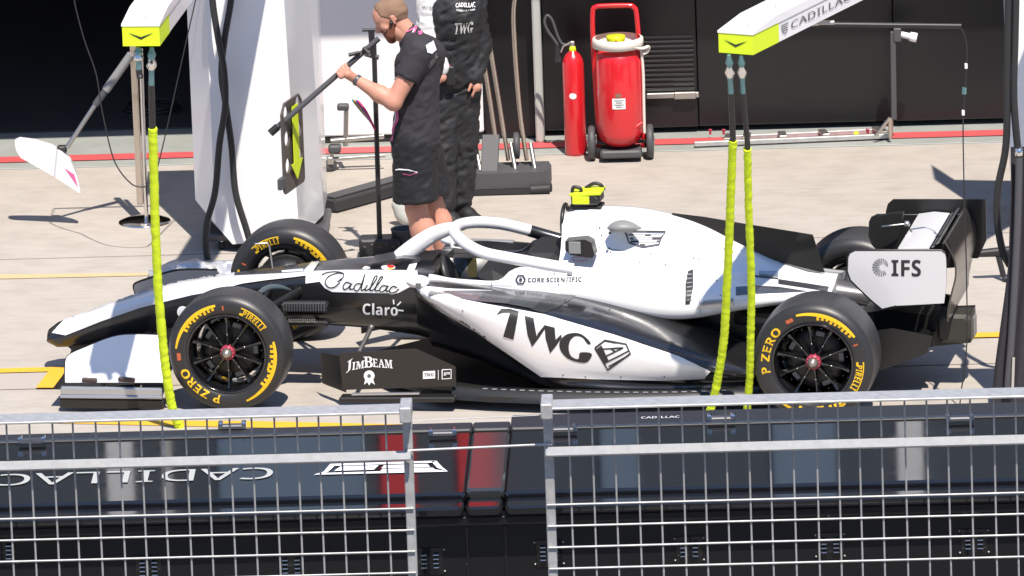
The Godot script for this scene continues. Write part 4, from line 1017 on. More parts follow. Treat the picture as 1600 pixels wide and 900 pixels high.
	for k in 11:
		var t := k / 10.0; var hgt: float = [0.004, 0.022, 0.03, 0.034, 0.035, 0.034, 0.031, 0.027, 0.02, 0.012, 0.004][k]
		var row := []
		for i in 12:
			var a := -TAU * i / 12
			row.append(Vector3(sc.x - 0.10 + 0.2 * t, sc.y + 0.01 * sin(t * PI) + sin(a) * hgt, sc.z - 0.01 + cos(a) * hgt * 1.9))
		sr.append(row)
	loft(st, sr, true, true); var scn := obj("side_camera", st, M.grey_pod, car)
	st = mb(); box(st, sc + Vector3(-0.075, -0.016, 0.045), Vector3(0.016, 0.014, 0.02), 0.003); obj("lens", st, M.text_dark, scn)
	# pitot mast on the nose
	st = mb(); tube(st, [cz(426, 420, 0.0), cz(421, 384, 0.0), cz(418, 380, 0.0), cz(398, 381, 0.0)], 0.005, 6); obj("pitot_mast", st, M.steel, car)
	car_livery(nose, tub, cover, tm_nose, tm_tub, tm_cover, tms_pod)

func car_livery(nose, tub, cover, tn, tt, tc, tp: Array):
	var W = M.car_white; var B = M.car_black
	# white paint on the nose and flank
	decal("paint_panel", poly_tris([[82, 520], [105, 496], [160, 474], [205, 455], [243, 444], [330, 430], [368, 421], [366, 432], [445, 428], [484, 425], [540, 423], [600, 423], [652, 424], [656, 452], [641, 448], [622, 458], [560, 457], [520, 456], [508, 450], [500, 440], [478, 443], [478, 432], [416, 439], [380, 444], [330, 456], [300, 461], [243, 475], [219, 481], [158, 502], [103, 524]]), [tn], W, nose, 0.006, 5.0)
	decal("paint_panel", poly_tris([[474, 425], [490, 407], [502, 406], [489, 425]]), [tn], W, nose, 0.006, 5.0)
	decal("paint_panel", poly_tris([[440, 424], [474, 421], [474, 425], [441, 427]]), [tn], W, nose, 0.006, 5.0)
	decal("flag_mark", poly_tris([[342, 440], [352, 433], [364, 431], [357, 439]]), [tn], M.banner_red, nose, 0.0035, 9.0)
	# sidepod: white shoulder at the front, white flank with a long tail
	var pod = tp[0]
	decal("paint_panel", poly_tris([[645, 446], [700, 452], [770, 455], [720, 468], [760, 476], [850, 492], [960, 524], [1060, 557], [1110, 580], [1100, 591], [1040, 594], [930, 592], [846, 588], [800, 556], [740, 516], [690, 487], [668, 468], [655, 455]]), [pod], W, car, 0.006, 5.0)
	# metallic silver running into black along the shoulder, in printed steps
	for q in [[0.34, [[690, 456], [760, 456], [745, 472], [722, 468]]], [0.22, [[758, 456], [815, 458], [792, 476], [743, 472]]], [0.13, [[813, 458], [860, 460], [832, 484], [790, 476]]], [0.07, [[858, 460], [900, 464], [872, 482], [850, 491], [830, 485]]]]:
		decal("fade_panel", poly_tris(q[1]), [pod], mat("car_fade%d" % int(q[0] * 100), lin(q[0], q[0], q[0] * 1.04), 0.25, 0.7, {clearcoat_enabled = true, clearcoat = 0.6, clearcoat_roughness = 0.1}), car, 0.0085, 5.0)
	decal("black_band", poly_tris([[880, 462], [990, 494], [1090, 538], [1170, 584], [1130, 588], [1060, 556], [960, 523], [850, 491], [862, 478]]), [pod], M.car_sheen, car, 0.0065, 5.0)
	# tail of engine cover: dark and silver stripes
	for q in [[[1186, 424], [1216, 424], [1216, 433], [1186, 431], "car_silver"], [[1178, 431], [1216, 435], [1216, 437], [1178, 433], "car_steel"], [[1216, 437], [1256, 443], [1295, 449], [1293, 456], [1256, 450], [1216, 444], "car_steel"], [[1150, 449], [1180, 447], [1216, 449], [1262, 456], [1216, 458], [1180, 459], [1150, 462], "car_steel"], [[1100, 470], [1146, 466], [1146, 480], [1088, 482], "car_silver"], [[1212, 402], [1250, 418], [1290, 429], [1262, 425], [1218, 411], "car_silver"]]:
		decal("paint_stripe", poly_tris(q.slice(0, q.size() - 1)), [tc], M[q[-1]], cover, 0.005, 6.0)
	# thin panel lines and fasteners of the engine cover
	for l in [[[932, 386], [975, 392], [1050, 398], [1130, 407]], [[934, 330], [932, 360], [938, 392]]]:
		decal("panel_seam", ribbon(pv(l), 0.9), [tc], M.grey_pod, cover, 0.0015, 10.0)
	for p in [[937, 356], [940, 368], [952, 388], [954, 394], [1017, 397], [1084, 404], [1092, 405], [866, 428]]:
		decal("fastener", poly_tris(arc_pts(Vector2(p[0], p[1]), 1.4, 0, 330, 7)), [tc, tt], M.text_dark, cover, 0.002)
	for l in [[[700, 440], [760, 446], [800, 447]], [[1083, 402], [1090, 440], [1095, 490]], [[960, 410], [1010, 416], [1068, 420]]]:
		decal("panel_seam", ribbon(pv(l), 0.8), [tc, tt], M.grey_pod, cover, 0.0015, 6.0)
	for p in [[724, 485], [769, 444], [873, 445], [838, 459], [886, 472], [952, 485], [880, 585], [915, 588], [970, 588], [1038, 587], [1000, 410], [1040, 414], [1120, 440], [1126, 462]]:
		decal("fastener", poly_tris(arc_pts(Vector2(p[0], p[1]), 1.3, 0, 330, 7)), [tc, tt, pod], M.text_grey, cover, 0.009)
	for p in [[906, 405, 22, 3.6], [921, 391, 3, 2]]:
		decal("red_scribble", ribbon(arc_pts(Vector2.ZERO, 1.0, 0, 340, 16).map(func(q): return Vector2(p[0], p[1]) + q * Vector2(p[2] * 0.55, p[3])), 0.9), [tc, tt], M.pink0, cover, 0.004, 5.0)
	# gill outlet
	decal("gill", poly_tris([[1075, 424], [1083, 421], [1083, 450], [1078, 475], [1071, 476], [1071, 445]]), [tc, pod], M.text_dark, cover, 0.003, 8.0)
	for k in 7:
		decal("gill_bar", poly_tris([[1073, 429 + k * 6.5], [1081, 428 + k * 6.5], [1081, 430 + k * 6.5], [1073, 431 + k * 6.5]]), [tc, pod], M.grey_pod, cover, 0.005, 8.0)
	# crest
	var cx := [[976, 361], [980, 370], [983, 380], [1005, 386], [1030, 382], [1033, 371], [1040, 362]]
	decal("crest", ribbon(pv(cx + [cx[0]]), 2.2), [tc], M.text_dark, cover, 0.008, 6.0)
	for q in [[982, 366, 990, 368], [984, 372, 990, 374], [985, 376, 998, 379], [1008, 366, 1017, 368.5], [1019, 371, 1032, 373.5], [1000, 381, 1008, 384.5], [1026, 376, 1031, 377.5]]:
		decal("crest_bar", poly_tris([[q[0], q[1]], [q[2], q[1]], [q[2], q[3]], [q[0], q[3]]]), [tc], M.text_dark, cover, 0.003)
	for yy in [366, 370, 374, 378]:
		decal("crest_line", ribbon(pv([[984 + (yy - 366) * 0.3, yy + 0.5], [1034 - (yy - 366) * 0.3, yy + 0.5]]), 0.6), [tc], M.text_grey, cover, 0.003)
	# sponsor with hexagon
	var hx := []
	for i in 6: hx.append(Vector2(814, 437) + Vector2(cos(i * PI / 3), sin(i * PI / 3)) * 7.2)
	decal("hexagon_mark", ribbon(hx + [hx[0]], 2.4), [tt, tc], M.text_dark, tub, 0.009, 6.0)
	decal("hexagon_mark", poly_tris(arc_pts(Vector2(814, 437), 2.6, 0, 330, 8)), [tt, tc], M.text_dark, tub, 0.009, 6.0)
	decal("sponsor_lettering", pix_text(text_tris("CORE SCIENTIFIC", true), Vector2(825, 441), Vector2(84, -0.2), Vector2(0, -7.0)), [tt, tc, pod], M.text_dark, tub, 0.006, 6.0)
	# script name on the flank: white halo below, dark stroke above
	var script := [
		[[536, 430], [528, 429], [514, 434], [509, 442], [515, 449], [524, 448], [532, 441]], [[503, 432], [512, 428], [528, 427], [537, 430], [536, 436], [528, 440]],
		[[549, 443], [542, 441], [537, 447], [539, 452], [545, 449], [550, 443], [547, 451], [553, 451]],
		[[566, 444], [559, 443], [554, 449], [557, 454], [563, 450], [571, 430], [565, 452], [571, 451]],
		[[575, 445], [571, 453], [577, 452]],
		[[577, 452], [588, 438], [590, 433], [585, 436], [579, 453], [585, 452]], [[585, 452], [596, 438], [598, 434], [593, 437], [587, 453], [593, 453]],
		[[606, 447], [599, 446], [594, 452], [597, 456], [603, 452], [607, 446], [604, 454], [609, 454]],
		[[621, 449], [615, 447], [610, 452], [611, 457], [618, 456], [624, 451]]]
	for s in script:
		var pts := smooth_path(Array(pv(s)), 4)
		decal("script_outline", ribbon(pts, 4.2), [tn], W, nose, 0.008, 6.0)
	for s in script:
		decal("script_stroke", ribbon(smooth_path(Array(pv(s)), 4), 1.9), [tn], M.text_dark, nose, 0.0095, 6.0)
	decal("sponsor_lettering", pix_text(text_tris("Claro"), Vector2(567, 491), Vector2(55, 2), Vector2(0, -18)), [tn], M.text_white, nose, 0.005, 6.0)
	for l in [[[615, 468], [616, 475]], [[627, 471], [621, 477]], [[622, 484], [631, 485]]]:
		decal("sponsor_ray", ribbon(pv(l), 2.2), [tn], M.text_white, nose, 0.005, 6.0)
	# round badges on the chassis top
	decal("badge", poly_tris(arc_pts(Vector2(607, 419), 1.0, 0, 350, 20).map(func(p): return Vector2(607, 419.5) + (p - Vector2(607, 419)) * Vector2(11, 4.2))), [tn], M.text_white, nose, 0.008, 6.0)
	decal("badge", poly_tris([[607, 416], [615, 417], [618, 419.5], [610, 421], [604, 419]]), [tn], M.banner_red, nose, 0.0095, 6.0)
	decal("badge", poly_tris([[604, 422], [614, 421], [616, 422.5], [608, 423.6]]), [tn], M.tyre_yellow, nose, 0.0095, 6.0)
	decal("badge", poly_tris([[636, 424], [640, 415], [652, 413], [648, 424]]), [tn], M.text_white, nose, 0.008, 6.0)
	decal("badge", poly_tris([[566, 422], [570, 418], [577, 418], [579, 421], [572, 423]]), [tn], M.text_white, nose, 0.008, 6.0)
	# round disc on the nose side
	decal("badge", poly_tris(arc_pts(Vector2(286, 487), 9, 0, 350, 18)), [tn], M.text_white, nose, 0.005, 6.0)
	# big lettering on the sidepod flank
	for q in [
		[[776, 492], [783, 484], [797, 484], [811, 488], [803, 530], [787, 525], [797, 490], [786, 489]],
		[[820, 494], [834, 498], [839, 525], [832, 541], [825, 523]],
		[[832, 541], [841, 520], [851, 508], [853, 512], [842, 528]],
		[[851, 508], [867, 512], [869, 533], [860, 551], [853, 528]],
		[[860, 551], [869, 530], [877, 522], [878, 527], [869, 540]]]:
		decal("sponsor_letter", poly_tris(q), [pod], M.text_dark, car, 0.009, 6.0)
	# G as two crescents
	decal("sponsor_letter", poly_tris(smooth_path(Array(pv([[923, 535], [912, 524], [898, 520], [884, 523], [875, 533], [876, 546], [886, 558], [900, 564], [917, 565], [925, 552], [907, 550], [904, 560], [893, 556], [889, 545], [891, 532], [899, 525], [910, 527], [919, 537]])), 4, true)), [pod], M.text_dark, car, 0.009, 6.0)
	var em := [[930, 543], [945, 532], [978, 538], [985, 552], [950, 577]]
	decal("sponsor_emblem", ribbon(pv(em + [em[0]]), 3.0), [pod], M.text_dark, car, 0.009, 6.0)
	decal("sponsor_emblem", poly_tris([[932, 545], [940, 539], [951, 562], [946, 568]]), [pod], M.text_dark, car, 0.009, 6.0)
	for l in [[[938, 545], [974, 543]], [[974, 543], [944, 557]], [[954, 544], [962, 549]], [[946, 566], [982, 548]], [[951, 572], [983, 554]]]:
		decal("sponsor_emblem", ribbon(pv(l), 2.2), [pod], M.text_dark, car, 0.009, 6.0)
	# board lettering
	var bt = tp[1]
	for w in [["J", 541, 585, 9, 17, 8], ["IM", 550, 580, 19, 12, 4], ["B", 569, 576, 14, 17, 0], ["EAM", 583, 575, 31, 13, -3]]:
		decal("board_lettering", pix_text(text_tris(w[0], true, true), Vector2(w[1], w[2] - 2), Vector2(w[3], -w[5] * 0.8), Vector2(1 if w[5] > 0 else -1, -w[4])), [bt], M.text_white, car, 0.003)
	decal("board_emblem", poly_tris(arc_pts(Vector2(577, 587), 8.5, 0, 350, 14)), [bt], M.text_white, car, 0.003)
	decal("board_emblem", poly_tris([[571, 592], [583, 592], [586, 601], [580, 597], [577, 602], [574, 597], [569, 601]]), [bt], M.text_white, car, 0.0032)
	decal("board_emblem", poly_tris(arc_pts(Vector2(577, 587), 3.0, 0, 350, 10)), [bt], M.text_grey, car, 0.005)
	decal("board_panel", poly_tris([[661, 580], [680, 579], [680, 591], [661, 592]]), [bt], M.text_white, car, 0.003)
	decal("board_lettering", pix_text(text_tris("TWG", true, true), Vector2(663, 588), Vector2(15, -0.6), Vector2(0, -5)), [bt], M.text_dark, car, 0.005)
	decal("board_panel", ribbon(pv([[685, 578], [685, 593]]), 0.9), [bt], M.text_white, car, 0.003)
	decal("board_panel", ribbon(pv([[691, 577.5], [705, 577], [705, 591], [691, 592], [691, 577.5]]), 1.6), [bt], M.text_white, car, 0.003)
	decal("board_lettering", pix_text(text_tris("gm", true), Vector2(693.5, 587), Vector2(9.5, -0.4), Vector2(0, -5.5)), [bt], M.text_white, car, 0.003)
	# rear wing endplate
	var et = tp[2]
	decal("wing_lettering", pix_text(text_tris("IFS"), Vector2(1393, 431.5), Vector2(46, 0.5), Vector2(0, -26)), [et], M.text_dark, car, 0.003)
	for k in 22:
		var a := TAU * k / 22.0
		if k < 4: continue
		var d := Vector2(cos(a), sin(a)); var c0 := Vector2(1379, 417.5); var r0 := lerpf(6.0, 4.5, absf(sin(a / 2))); var r1 := lerpf(8.0, 16.0, absf(sin(a / 2)))
		decal("wing_ray", poly_tris([c0 + d.rotated(-0.03) * r0, c0 + d.rotated(-0.07) * r1, c0 + d.rotated(0.07) * r1, c0 + d.rotated(0.03) * r0]), [et], M.text_grey, car, 0.003)

# ---------- figures: tapered capsules joined with a smooth minimum, meshed as surface nets ----------
func nets(st: SurfaceTool, bones: Array, cell: float, k: float, cuts := [], wr := 0.0):
	var lo := Vector3(1e9, 1e9, 1e9); var hi := -lo
	for b in bones:
		var r: float = maxf(b[2], b[3]) + cell * 3
		lo = lo.min(b[0] - Vector3(r, r, r)).min(b[1] - Vector3(r, r, r)); hi = hi.max(b[0] + Vector3(r, r, r)).max(b[1] + Vector3(r, r, r))
	var nx := int((hi.x - lo.x) / cell) + 2; var ny := int((hi.y - lo.y) / cell) + 2; var nz := int((hi.z - lo.z) / cell) + 2
	var f := PackedFloat32Array(); f.resize(nx * ny * nz); f.fill(1.0)
	for b in bones:
		var a: Vector3 = b[0]; var d: Vector3 = b[1] - b[0]; var dd := maxf(d.length_squared(), 1e-9)
		var ra: float = b[2]; var rb: float = b[3]
		var sc: Vector3 = b[4] if b.size() > 4 else Vector3.ONE
		var m := maxf(ra, rb) + k + cell * 2
		var mn: Vector3 = (b[0].min(b[1]) - Vector3(m, m, m) * sc - lo) / cell; var mx: Vector3 = (b[0].max(b[1]) + Vector3(m, m, m) * sc - lo) / cell
		for z in range(maxi(0, int(mn.z)), mini(nz, int(mx.z) + 2)):
			for y in range(maxi(0, int(mn.y)), mini(ny, int(mx.y) + 2)):
				var row := (z * ny + y) * nx
				for x in range(maxi(0, int(mn.x)), mini(nx, int(mx.x) + 2)):
					var p := lo + Vector3(x, y, z) * cell - a
					var t := clampf(p.dot(d) / dd, 0.0, 1.0)
					var q := (p - d * t) / sc
					var v := q.length() - lerpf(ra, rb, t)
					var o := f[row + x]
					var h := maxf(k - absf(o - v), 0.0) / k
					f[row + x] = minf(o, v) - h * h * k * 0.25
	for c in cuts:
		for z in nz:
			for y in ny:
				var row := (z * ny + y) * nx
				for x in nx:
					var i := row + x
					if f[i] > cell * 2.0: continue
					var v: float = (lo + Vector3(x, y, z) * cell - c[0]).dot(c[1])
					# a cut counts only near its own limb
					if c.size() > 2 and (lo + Vector3(x, y, z) * cell).distance_to(c[0]) > c[2]: continue
					if v > f[i]: f[i] = v
	var nw := FastNoiseLite.new(); nw.seed = 17; nw.frequency = 7.0; nw.fractal_octaves = 2
	var ids := PackedInt32Array(); ids.resize(nx * ny * nz); ids.fill(-1)
	var vs := PackedVector3Array()
	var off := [0, 1, nx, nx + 1, nx * ny, nx * ny + 1, nx * ny + nx, nx * ny + nx + 1]
	var edges := [[0, 1], [2, 3], [4, 5], [6, 7], [0, 2], [1, 3], [4, 6], [5, 7], [0, 4], [1, 5], [2, 6], [3, 7]]
	var cor := [Vector3(0, 0, 0), Vector3(1, 0, 0), Vector3(0, 1, 0), Vector3(1, 1, 0), Vector3(0, 0, 1), Vector3(1, 0, 1), Vector3(0, 1, 1), Vector3(1, 1, 1)]
	for z in nz - 1:
		for y in ny - 1:
			var row := (z * ny + y) * nx
			for x in nx - 1:
				var i := row + x
				var f0 := f[i]
				if f0 > cell * 2.5 or f0 < -cell * 2.5: continue
				var neg := 0
				for c in 8:
					if f[i + off[c]] < 0: neg += 1
				if neg == 0 or neg == 8: continue
				var s := Vector3.ZERO; var n := 0
				for e in edges:
					var va := f[i + off[e[0]]]; var vb := f[i + off[e[1]]]
					if (va < 0) != (vb < 0):
						s += cor[e[0]].lerp(cor[e[1]], va / (va - vb)); n += 1
				ids[i] = vs.size()
				var vp := lo + (Vector3(x, y, z) + s / n) * cell
				if wr > 0.0:
					var gv := Vector3(f[i + 1] - f0, f[i + nx] - f0, f[i + nx * ny] - f0)
					if gv.length_squared() > 1e-12: vp += gv.normalized() * wr * (1.0 - 2.2 * absf(nw.get_noise_3d(vp.x * 0.8 + vp.y * 0.5, vp.y * 1.5 - vp.x * 0.6, vp.z)))
				vs.append(vp)
	st.set_smooth_group(0)
	for z in range(1, nz - 1):
		for y in range(1, ny - 1):
			var row := (z * ny + y) * nx
			for x in range(1, nx - 1):
				var i := row + x
				if ids[i] < 0 and ids[i - 1] < 0: continue
				var s0 := f[i] < 0
				for ax in 3:
					var j: int = i + [1, nx, nx * ny][ax]
					if (f[j] < 0) == s0: continue
					var u: int = [nx, nx * ny, 1][ax]; var w: int = [nx * ny, 1, nx][ax]
					var a := ids[i]; var b := ids[i - u]; var c := ids[i - u - w]; var d := ids[i - w]
					if a < 0 or b < 0 or c < 0 or d < 0: continue
					if s0: quad(st, vs[a], vs[d], vs[c], vs[b])
					else: quad(st, vs[a], vs[b], vs[c], vs[d])

func build_people():
	mat("skin", lin(0.56, 0.27, 0.19), 0.55, 0, {subsurf_scatter_enabled = true, subsurf_scatter_strength = 0.05})
	mat("hair_blond", Color.WHITE, 0.8, 0, {uv1_triplanar = true, uv1_scale = Vector3(30, 30, 30), albedo_texture = noise_tex(0.12, lin(0.16, 0.095, 0.058), lin(0.33, 0.20, 0.13), 37, 128, 3)})
	mat("beard", lin(0.20, 0.07, 0.038), 0.9)
	mat("cloth_black", Color.WHITE, 0.85, 0, {uv1_triplanar = true, uv1_scale = Vector3(8, 8, 8), albedo_texture = noise_tex(0.1, lin(0.024, 0.022, 0.027), lin(0.038, 0.035, 0.042), 31, 256, 4), normal_enabled = true, normal_texture = noise_tex(0.018, Color.BLACK, Color.WHITE, 32, 256, 3, true), normal_scale = 0.9})
	mat("cloth_shorts", Color.WHITE, 0.7, 0, {uv1_triplanar = true, uv1_scale = Vector3(8, 8, 8), albedo_texture = noise_tex(0.1, lin(0.008, 0.008, 0.010), lin(0.014, 0.014, 0.017), 38, 256, 4)})
	mat("suit_black", Color.WHITE, 0.7, 0, {uv1_triplanar = true, uv1_scale = Vector3(6, 6, 6), albedo_texture = noise_tex(0.08, lin(0.010, 0.010, 0.012), lin(0.021, 0.021, 0.024), 33, 256, 4), normal_enabled = true, normal_texture = noise_tex(0.014, Color.BLACK, Color.WHITE, 34, 256, 3, true), normal_scale = 1.4})
	mat("suit_white", Color.WHITE, 0.8, 0, {uv1_triplanar = true, uv1_scale = Vector3(6, 6, 6), albedo_texture = noise_tex(0.08, lin(0.62, 0.62, 0.62), lin(0.74, 0.74, 0.74), 35, 256, 4), normal_enabled = true, normal_texture = noise_tex(0.014, Color.BLACK, Color.WHITE, 36, 256, 3, true), normal_scale = 1.4})
	mat("pink", lin(0.65, 0.12, 0.3), 0.7)
	mat("white_sole", lin(0.6, 0.6, 0.6), 0.6)
	# ================= man in polo shirt and shorts
	var base := at(672, 432)
	var man := thing("person", "person in black polo shirt and shorts holding the signal board pole", "person", base)
	var zb := base.z
	var J := func(px: float, py: float, dz := 0.0) -> Vector3: return atz(px, py, zb + dz) - base
	var st := mb()
	var sk: Vector3 = J.call(609, 20); var jaw: Vector3 = J.call(601, 48)
	var neck0: Vector3 = J.call(642, 58); var shN: Vector3 = J.call(656, 82, 0.20); var shF: Vector3 = J.call(654, 78, -0.18)
	var elN: Vector3 = J.call(615, 160, 0.26); var wrN: Vector3 = J.call(554, 123, 0.16)
	var elF: Vector3 = J.call(640, 160, -0.26); var wrF: Vector3 = J.call(652, 208, -0.22)
	var hipN: Vector3 = J.call(648, 222, 0.09); var hipF: Vector3 = J.call(652, 218, -0.09)
	var knN: Vector3 = J.call(650, 326, 0.10); var knF: Vector3 = J.call(676, 318, -0.10)
	var anN := Vector3(J.call(664, 415, 0.10).x, 0.085, 0.10); var anF := Vector3(J.call(692, 410, -0.12).x, 0.085, -0.12)
	var chest: Vector3 = J.call(650, 105); var belly: Vector3 = J.call(650, 180)
	var bones := [
		[neck0, J.call(620, 46), 0.062, 0.060],
		[J.call(650, 90, 0.12), J.call(650, 90, -0.11), 0.095, 0.095], [chest + Vector3(0, 0, 0.07), belly + Vector3(0, 0, 0.06), 0.115, 0.105], [chest - Vector3(0, 0, 0.07), belly - Vector3(0, 0, 0.06), 0.115, 0.105],
		[J.call(650, 205, 0.06), J.call(650, 205, -0.06), 0.115, 0.115],
		[shN, elN, 0.064, 0.050], [elN, elN.lerp(wrN, 0.35), 0.047, 0.050], [elN.lerp(wrN, 0.35), wrN, 0.050, 0.030],
		[shF, elF, 0.06, 0.046], [elF, wrF, 0.044, 0.03],
		[hipN, knN, 0.092, 0.060], [knN, knN.lerp(anN, 0.35) + Vector3(0.022, 0, 0), 0.064, 0.074], [knN.lerp(anN, 0.35) + Vector3(0.022, 0, 0), anN, 0.072, 0.042],
		[hipF, knF, 0.092, 0.060], [knF, knF.lerp(anF, 0.35) + Vector3(0.022, 0, 0), 0.064, 0.074], [knF.lerp(anF, 0.35) + Vector3(0.022, 0, 0), anF, 0.072, 0.042],
		[anN, anN + Vector3(-0.14, -0.045, 0), 0.04, 0.03], [anF, anF + Vector3(-0.14, -0.045, 0), 0.04, 0.03]]
	nets(st, bones, 0.014, 0.03)
	# head: facing down-left
	var fw := Vector3(-0.90, -0.436, 0)                  # towards the face
	var hd := Vector3(0.436, -0.90, 0)                   # crown to chin
	sk = J.call(608, 21)
	var hc := sk
	var hb := [[hc + fw * -0.022, hc + fw * 0.022, 0.088, 0.082, Vector3(1, 1, 0.86)], [hc + hd * 0.035 + fw * 0.03, hc + hd * 0.095 + fw * 0.028, 0.068, 0.050, Vector3(1, 1, 0.92)],
		[hc + hd * 0.11 + fw * 0.045, hc + hd * 0.135 + fw * 0.052, 0.040, 0.030], [hc + hd * 0.02 + fw * 0.088, hc + hd * 0.062 + fw * 0.112, 0.010, 0.016], [hc + hd * 0.066 + fw * 0.100 + Vector3(0, 0, 0.012), hc + hd * 0.066 + fw * 0.100 - Vector3(0, 0, 0.012), 0.010, 0.010],
		[hc + hd * 0.004 + fw * 0.078 + Vector3(0, 0, 0.03), hc + hd * 0.004 + fw * 0.078 - Vector3(0, 0, 0.03), 0.016, 0.016],
		[hc + hd * 0.088 + fw * 0.086 + Vector3(0, 0, 0.015), hc + hd * 0.088 + fw * 0.086 - Vector3(0, 0, 0.015), 0.009, 0.009], [hc + hd * 0.10 + fw * 0.084 + Vector3(0, 0, 0.013), hc + hd * 0.10 + fw * 0.084 - Vector3(0, 0, 0.013), 0.008, 0.008],
		[hc + hd * 0.05 + fw * 0.06 + Vector3(0, 0, 0.045), hc + hd * 0.06 + fw * 0.05 + Vector3(0, 0, 0.05), 0.022, 0.02],
		[hc + hd * 0.09 - fw * 0.03, neck0, 0.058, 0.064]]
	nets(st, hb, 0.006, 0.014)
	for s in [1, -1]:
		var ec: Vector3 = hc + hd * 0.035 - fw * 0.012 + Vector3(0, 0, 0.074 * s)
		nets(st, [[ec - hd * 0.022, ec + hd * 0.02, 0.012, 0.008, Vector3(1, 1, 0.7)], [ec - hd * 0.024 - fw * 0.012, ec + hd * 0.005 - fw * 0.016, 0.007, 0.007]], 0.004, 0.006)
	# near hand closed on the pole
	var gr: Vector3 = J.call(538, 112, 0.16)
	var pdir: Vector3 = (J.call(590, 62, 0.10) - J.call(432, 203, 0.20)).normalized()
	var up2 := pdir.cross(Vector3(0, 0, 1)).normalized()
	if up2.y < 0: up2 = -up2
	var hand := [[wrN, gr + up2 * -0.012 + Vector3(0.012, 0, 0.025), 0.028, 0.030], [gr - pdir * 0.028 + Vector3(0, 0, 0.03) - up2 * 0.004, gr + pdir * 0.028 + Vector3(0, 0, 0.03), 0.018, 0.018]]
	for i in 4:
		var o := gr + pdir * (0.032 - 0.021 * i); var ln: float = [0.9, 1.0, 0.96, 0.8][i]
		var k0 := o + Vector3(0, 0, 0.032) + up2 * 0.008
		var k1 := o + up2 * 0.031 * ln + Vector3(0, 0, 0.014); var k2 := o + up2 * 0.026 * ln + Vector3(0, 0, -0.018); var k3 := o - up2 * 0.008 + Vector3(0, 0, -0.028 * ln)
		hand.append([k0, k1, 0.0105, 0.010]); hand.append([k1, k2, 0.010, 0.0095]); hand.append([k2, k3, 0.0095, 0.008])
	hand.append([gr - up2 * 0.014 + pdir * 0.024 + Vector3(0, 0, 0.028), gr - up2 * 0.030 + pdir * 0.004 + Vector3(0, 0, 0.008), 0.012, 0.011])
	hand.append([gr - up2 * 0.030 + pdir * 0.004 + Vector3(0, 0, 0.008), gr - up2 * 0.022 - pdir * 0.024 + Vector3(0, 0, -0.014), 0.011, 0.009])
	nets(st, hand, 0.0045, 0.006)
	var hf := [[wrF, wrF + Vector3(-0.07, 0.03, 0), 0.028, 0.026]]
	for i in 4: hf.append([wrF + Vector3(-0.07, 0.03, 0.027 - 0.018 * i), wrF + Vector3(-0.12 + 0.008 * absf(i - 1.3), 0.03 - 0.012, 0.027 - 0.018 * i), 0.010, 0.008])
	hf.append([wrF + Vector3(-0.03, 0.03, 0.03), wrF + Vector3(-0.075, 0.06, 0.04), 0.011, 0.009])
	nets(st, hf, 0.005, 0.006)
	obj("body", st, M.skin, man)
	# hair, beard, eye, earpiece
	st = mb(); nets(st, [[hc - fw * 0.025 - hd * 0.004, hc + fw * 0.016 - hd * 0.008, 0.0892, 0.0835, Vector3(1, 1, 0.865)], [hc - fw * 0.05 + hd * 0.02, hc - fw * 0.045 + hd * 0.05, 0.058, 0.045, Vector3(1, 1, 0.98)]], 0.006, 0.016, [[hc + fw * 0.048 - hd * 0.03, fw * 0.96 + hd * 0.28], [hc + fw * 0.01 + hd * 0.02, fw * 0.72 + hd * 0.69]], 0.003); obj("hair", st, M.hair_blond, man)
	st = mb(); nets(st, [[hc + hd * 0.112 + fw * 0.052, hc + hd * 0.142 + fw * 0.058, 0.045, 0.034], [hc + hd * 0.05 + fw * 0.002 + Vector3(0, 0, 0.058), hc + hd * 0.115 + fw * 0.045 + Vector3(0, 0, 0.032), 0.018, 0.034], [hc + hd * 0.06 - fw * 0.002 - Vector3(0, 0, 0.05), hc + hd * 0.12 + fw * 0.045 - Vector3(0, 0, 0.026), 0.016, 0.026], [hc + hd * 0.079 + fw * 0.089 + Vector3(0, 0, 0.02), hc + hd * 0.079 + fw * 0.089 - Vector3(0, 0, 0.02), 0.008, 0.008]], 0.006, 0.01); obj("beard", st, M.beard, man)
	for s in [1, -1]:
		st = mb(); lathe(st, [[0.0, 0.006], [0.008, 0.003], [0.009, 0.0]], hc + hd * 0.022 + fw * 0.078 + Vector3(0, 0, 0.036 * s), Vector3(0, 0, s) * 0.8 + fw, 10); obj("eye", st, M.text_dark, man)
		st = mb(); tube(st, [hc + hd * 0.002 + fw * 0.09 + Vector3(0, 0, 0.022 * s), hc + hd * 0.0 + fw * 0.078 + Vector3(0, 0, 0.045 * s)], 0.0045, 6); obj("eyebrow", st, M.hair_blond, man)
	st = mb(); lathe(st, [[0.0, 0.012], [0.010, 0.008], [0.012, -0.01], [0.0, -0.012]], hc + hd * 0.045 + fw * 0.006 + Vector3(0, 0, 0.078), Vector3.BACK, 12); obj("earpiece", st, M.black_plastic, man)
	# shirt
	st = mb()
	var sleeve: Vector3 = shN.lerp(elN, 0.52); var sleeveF: Vector3 = shF.lerp(elF, 0.52)
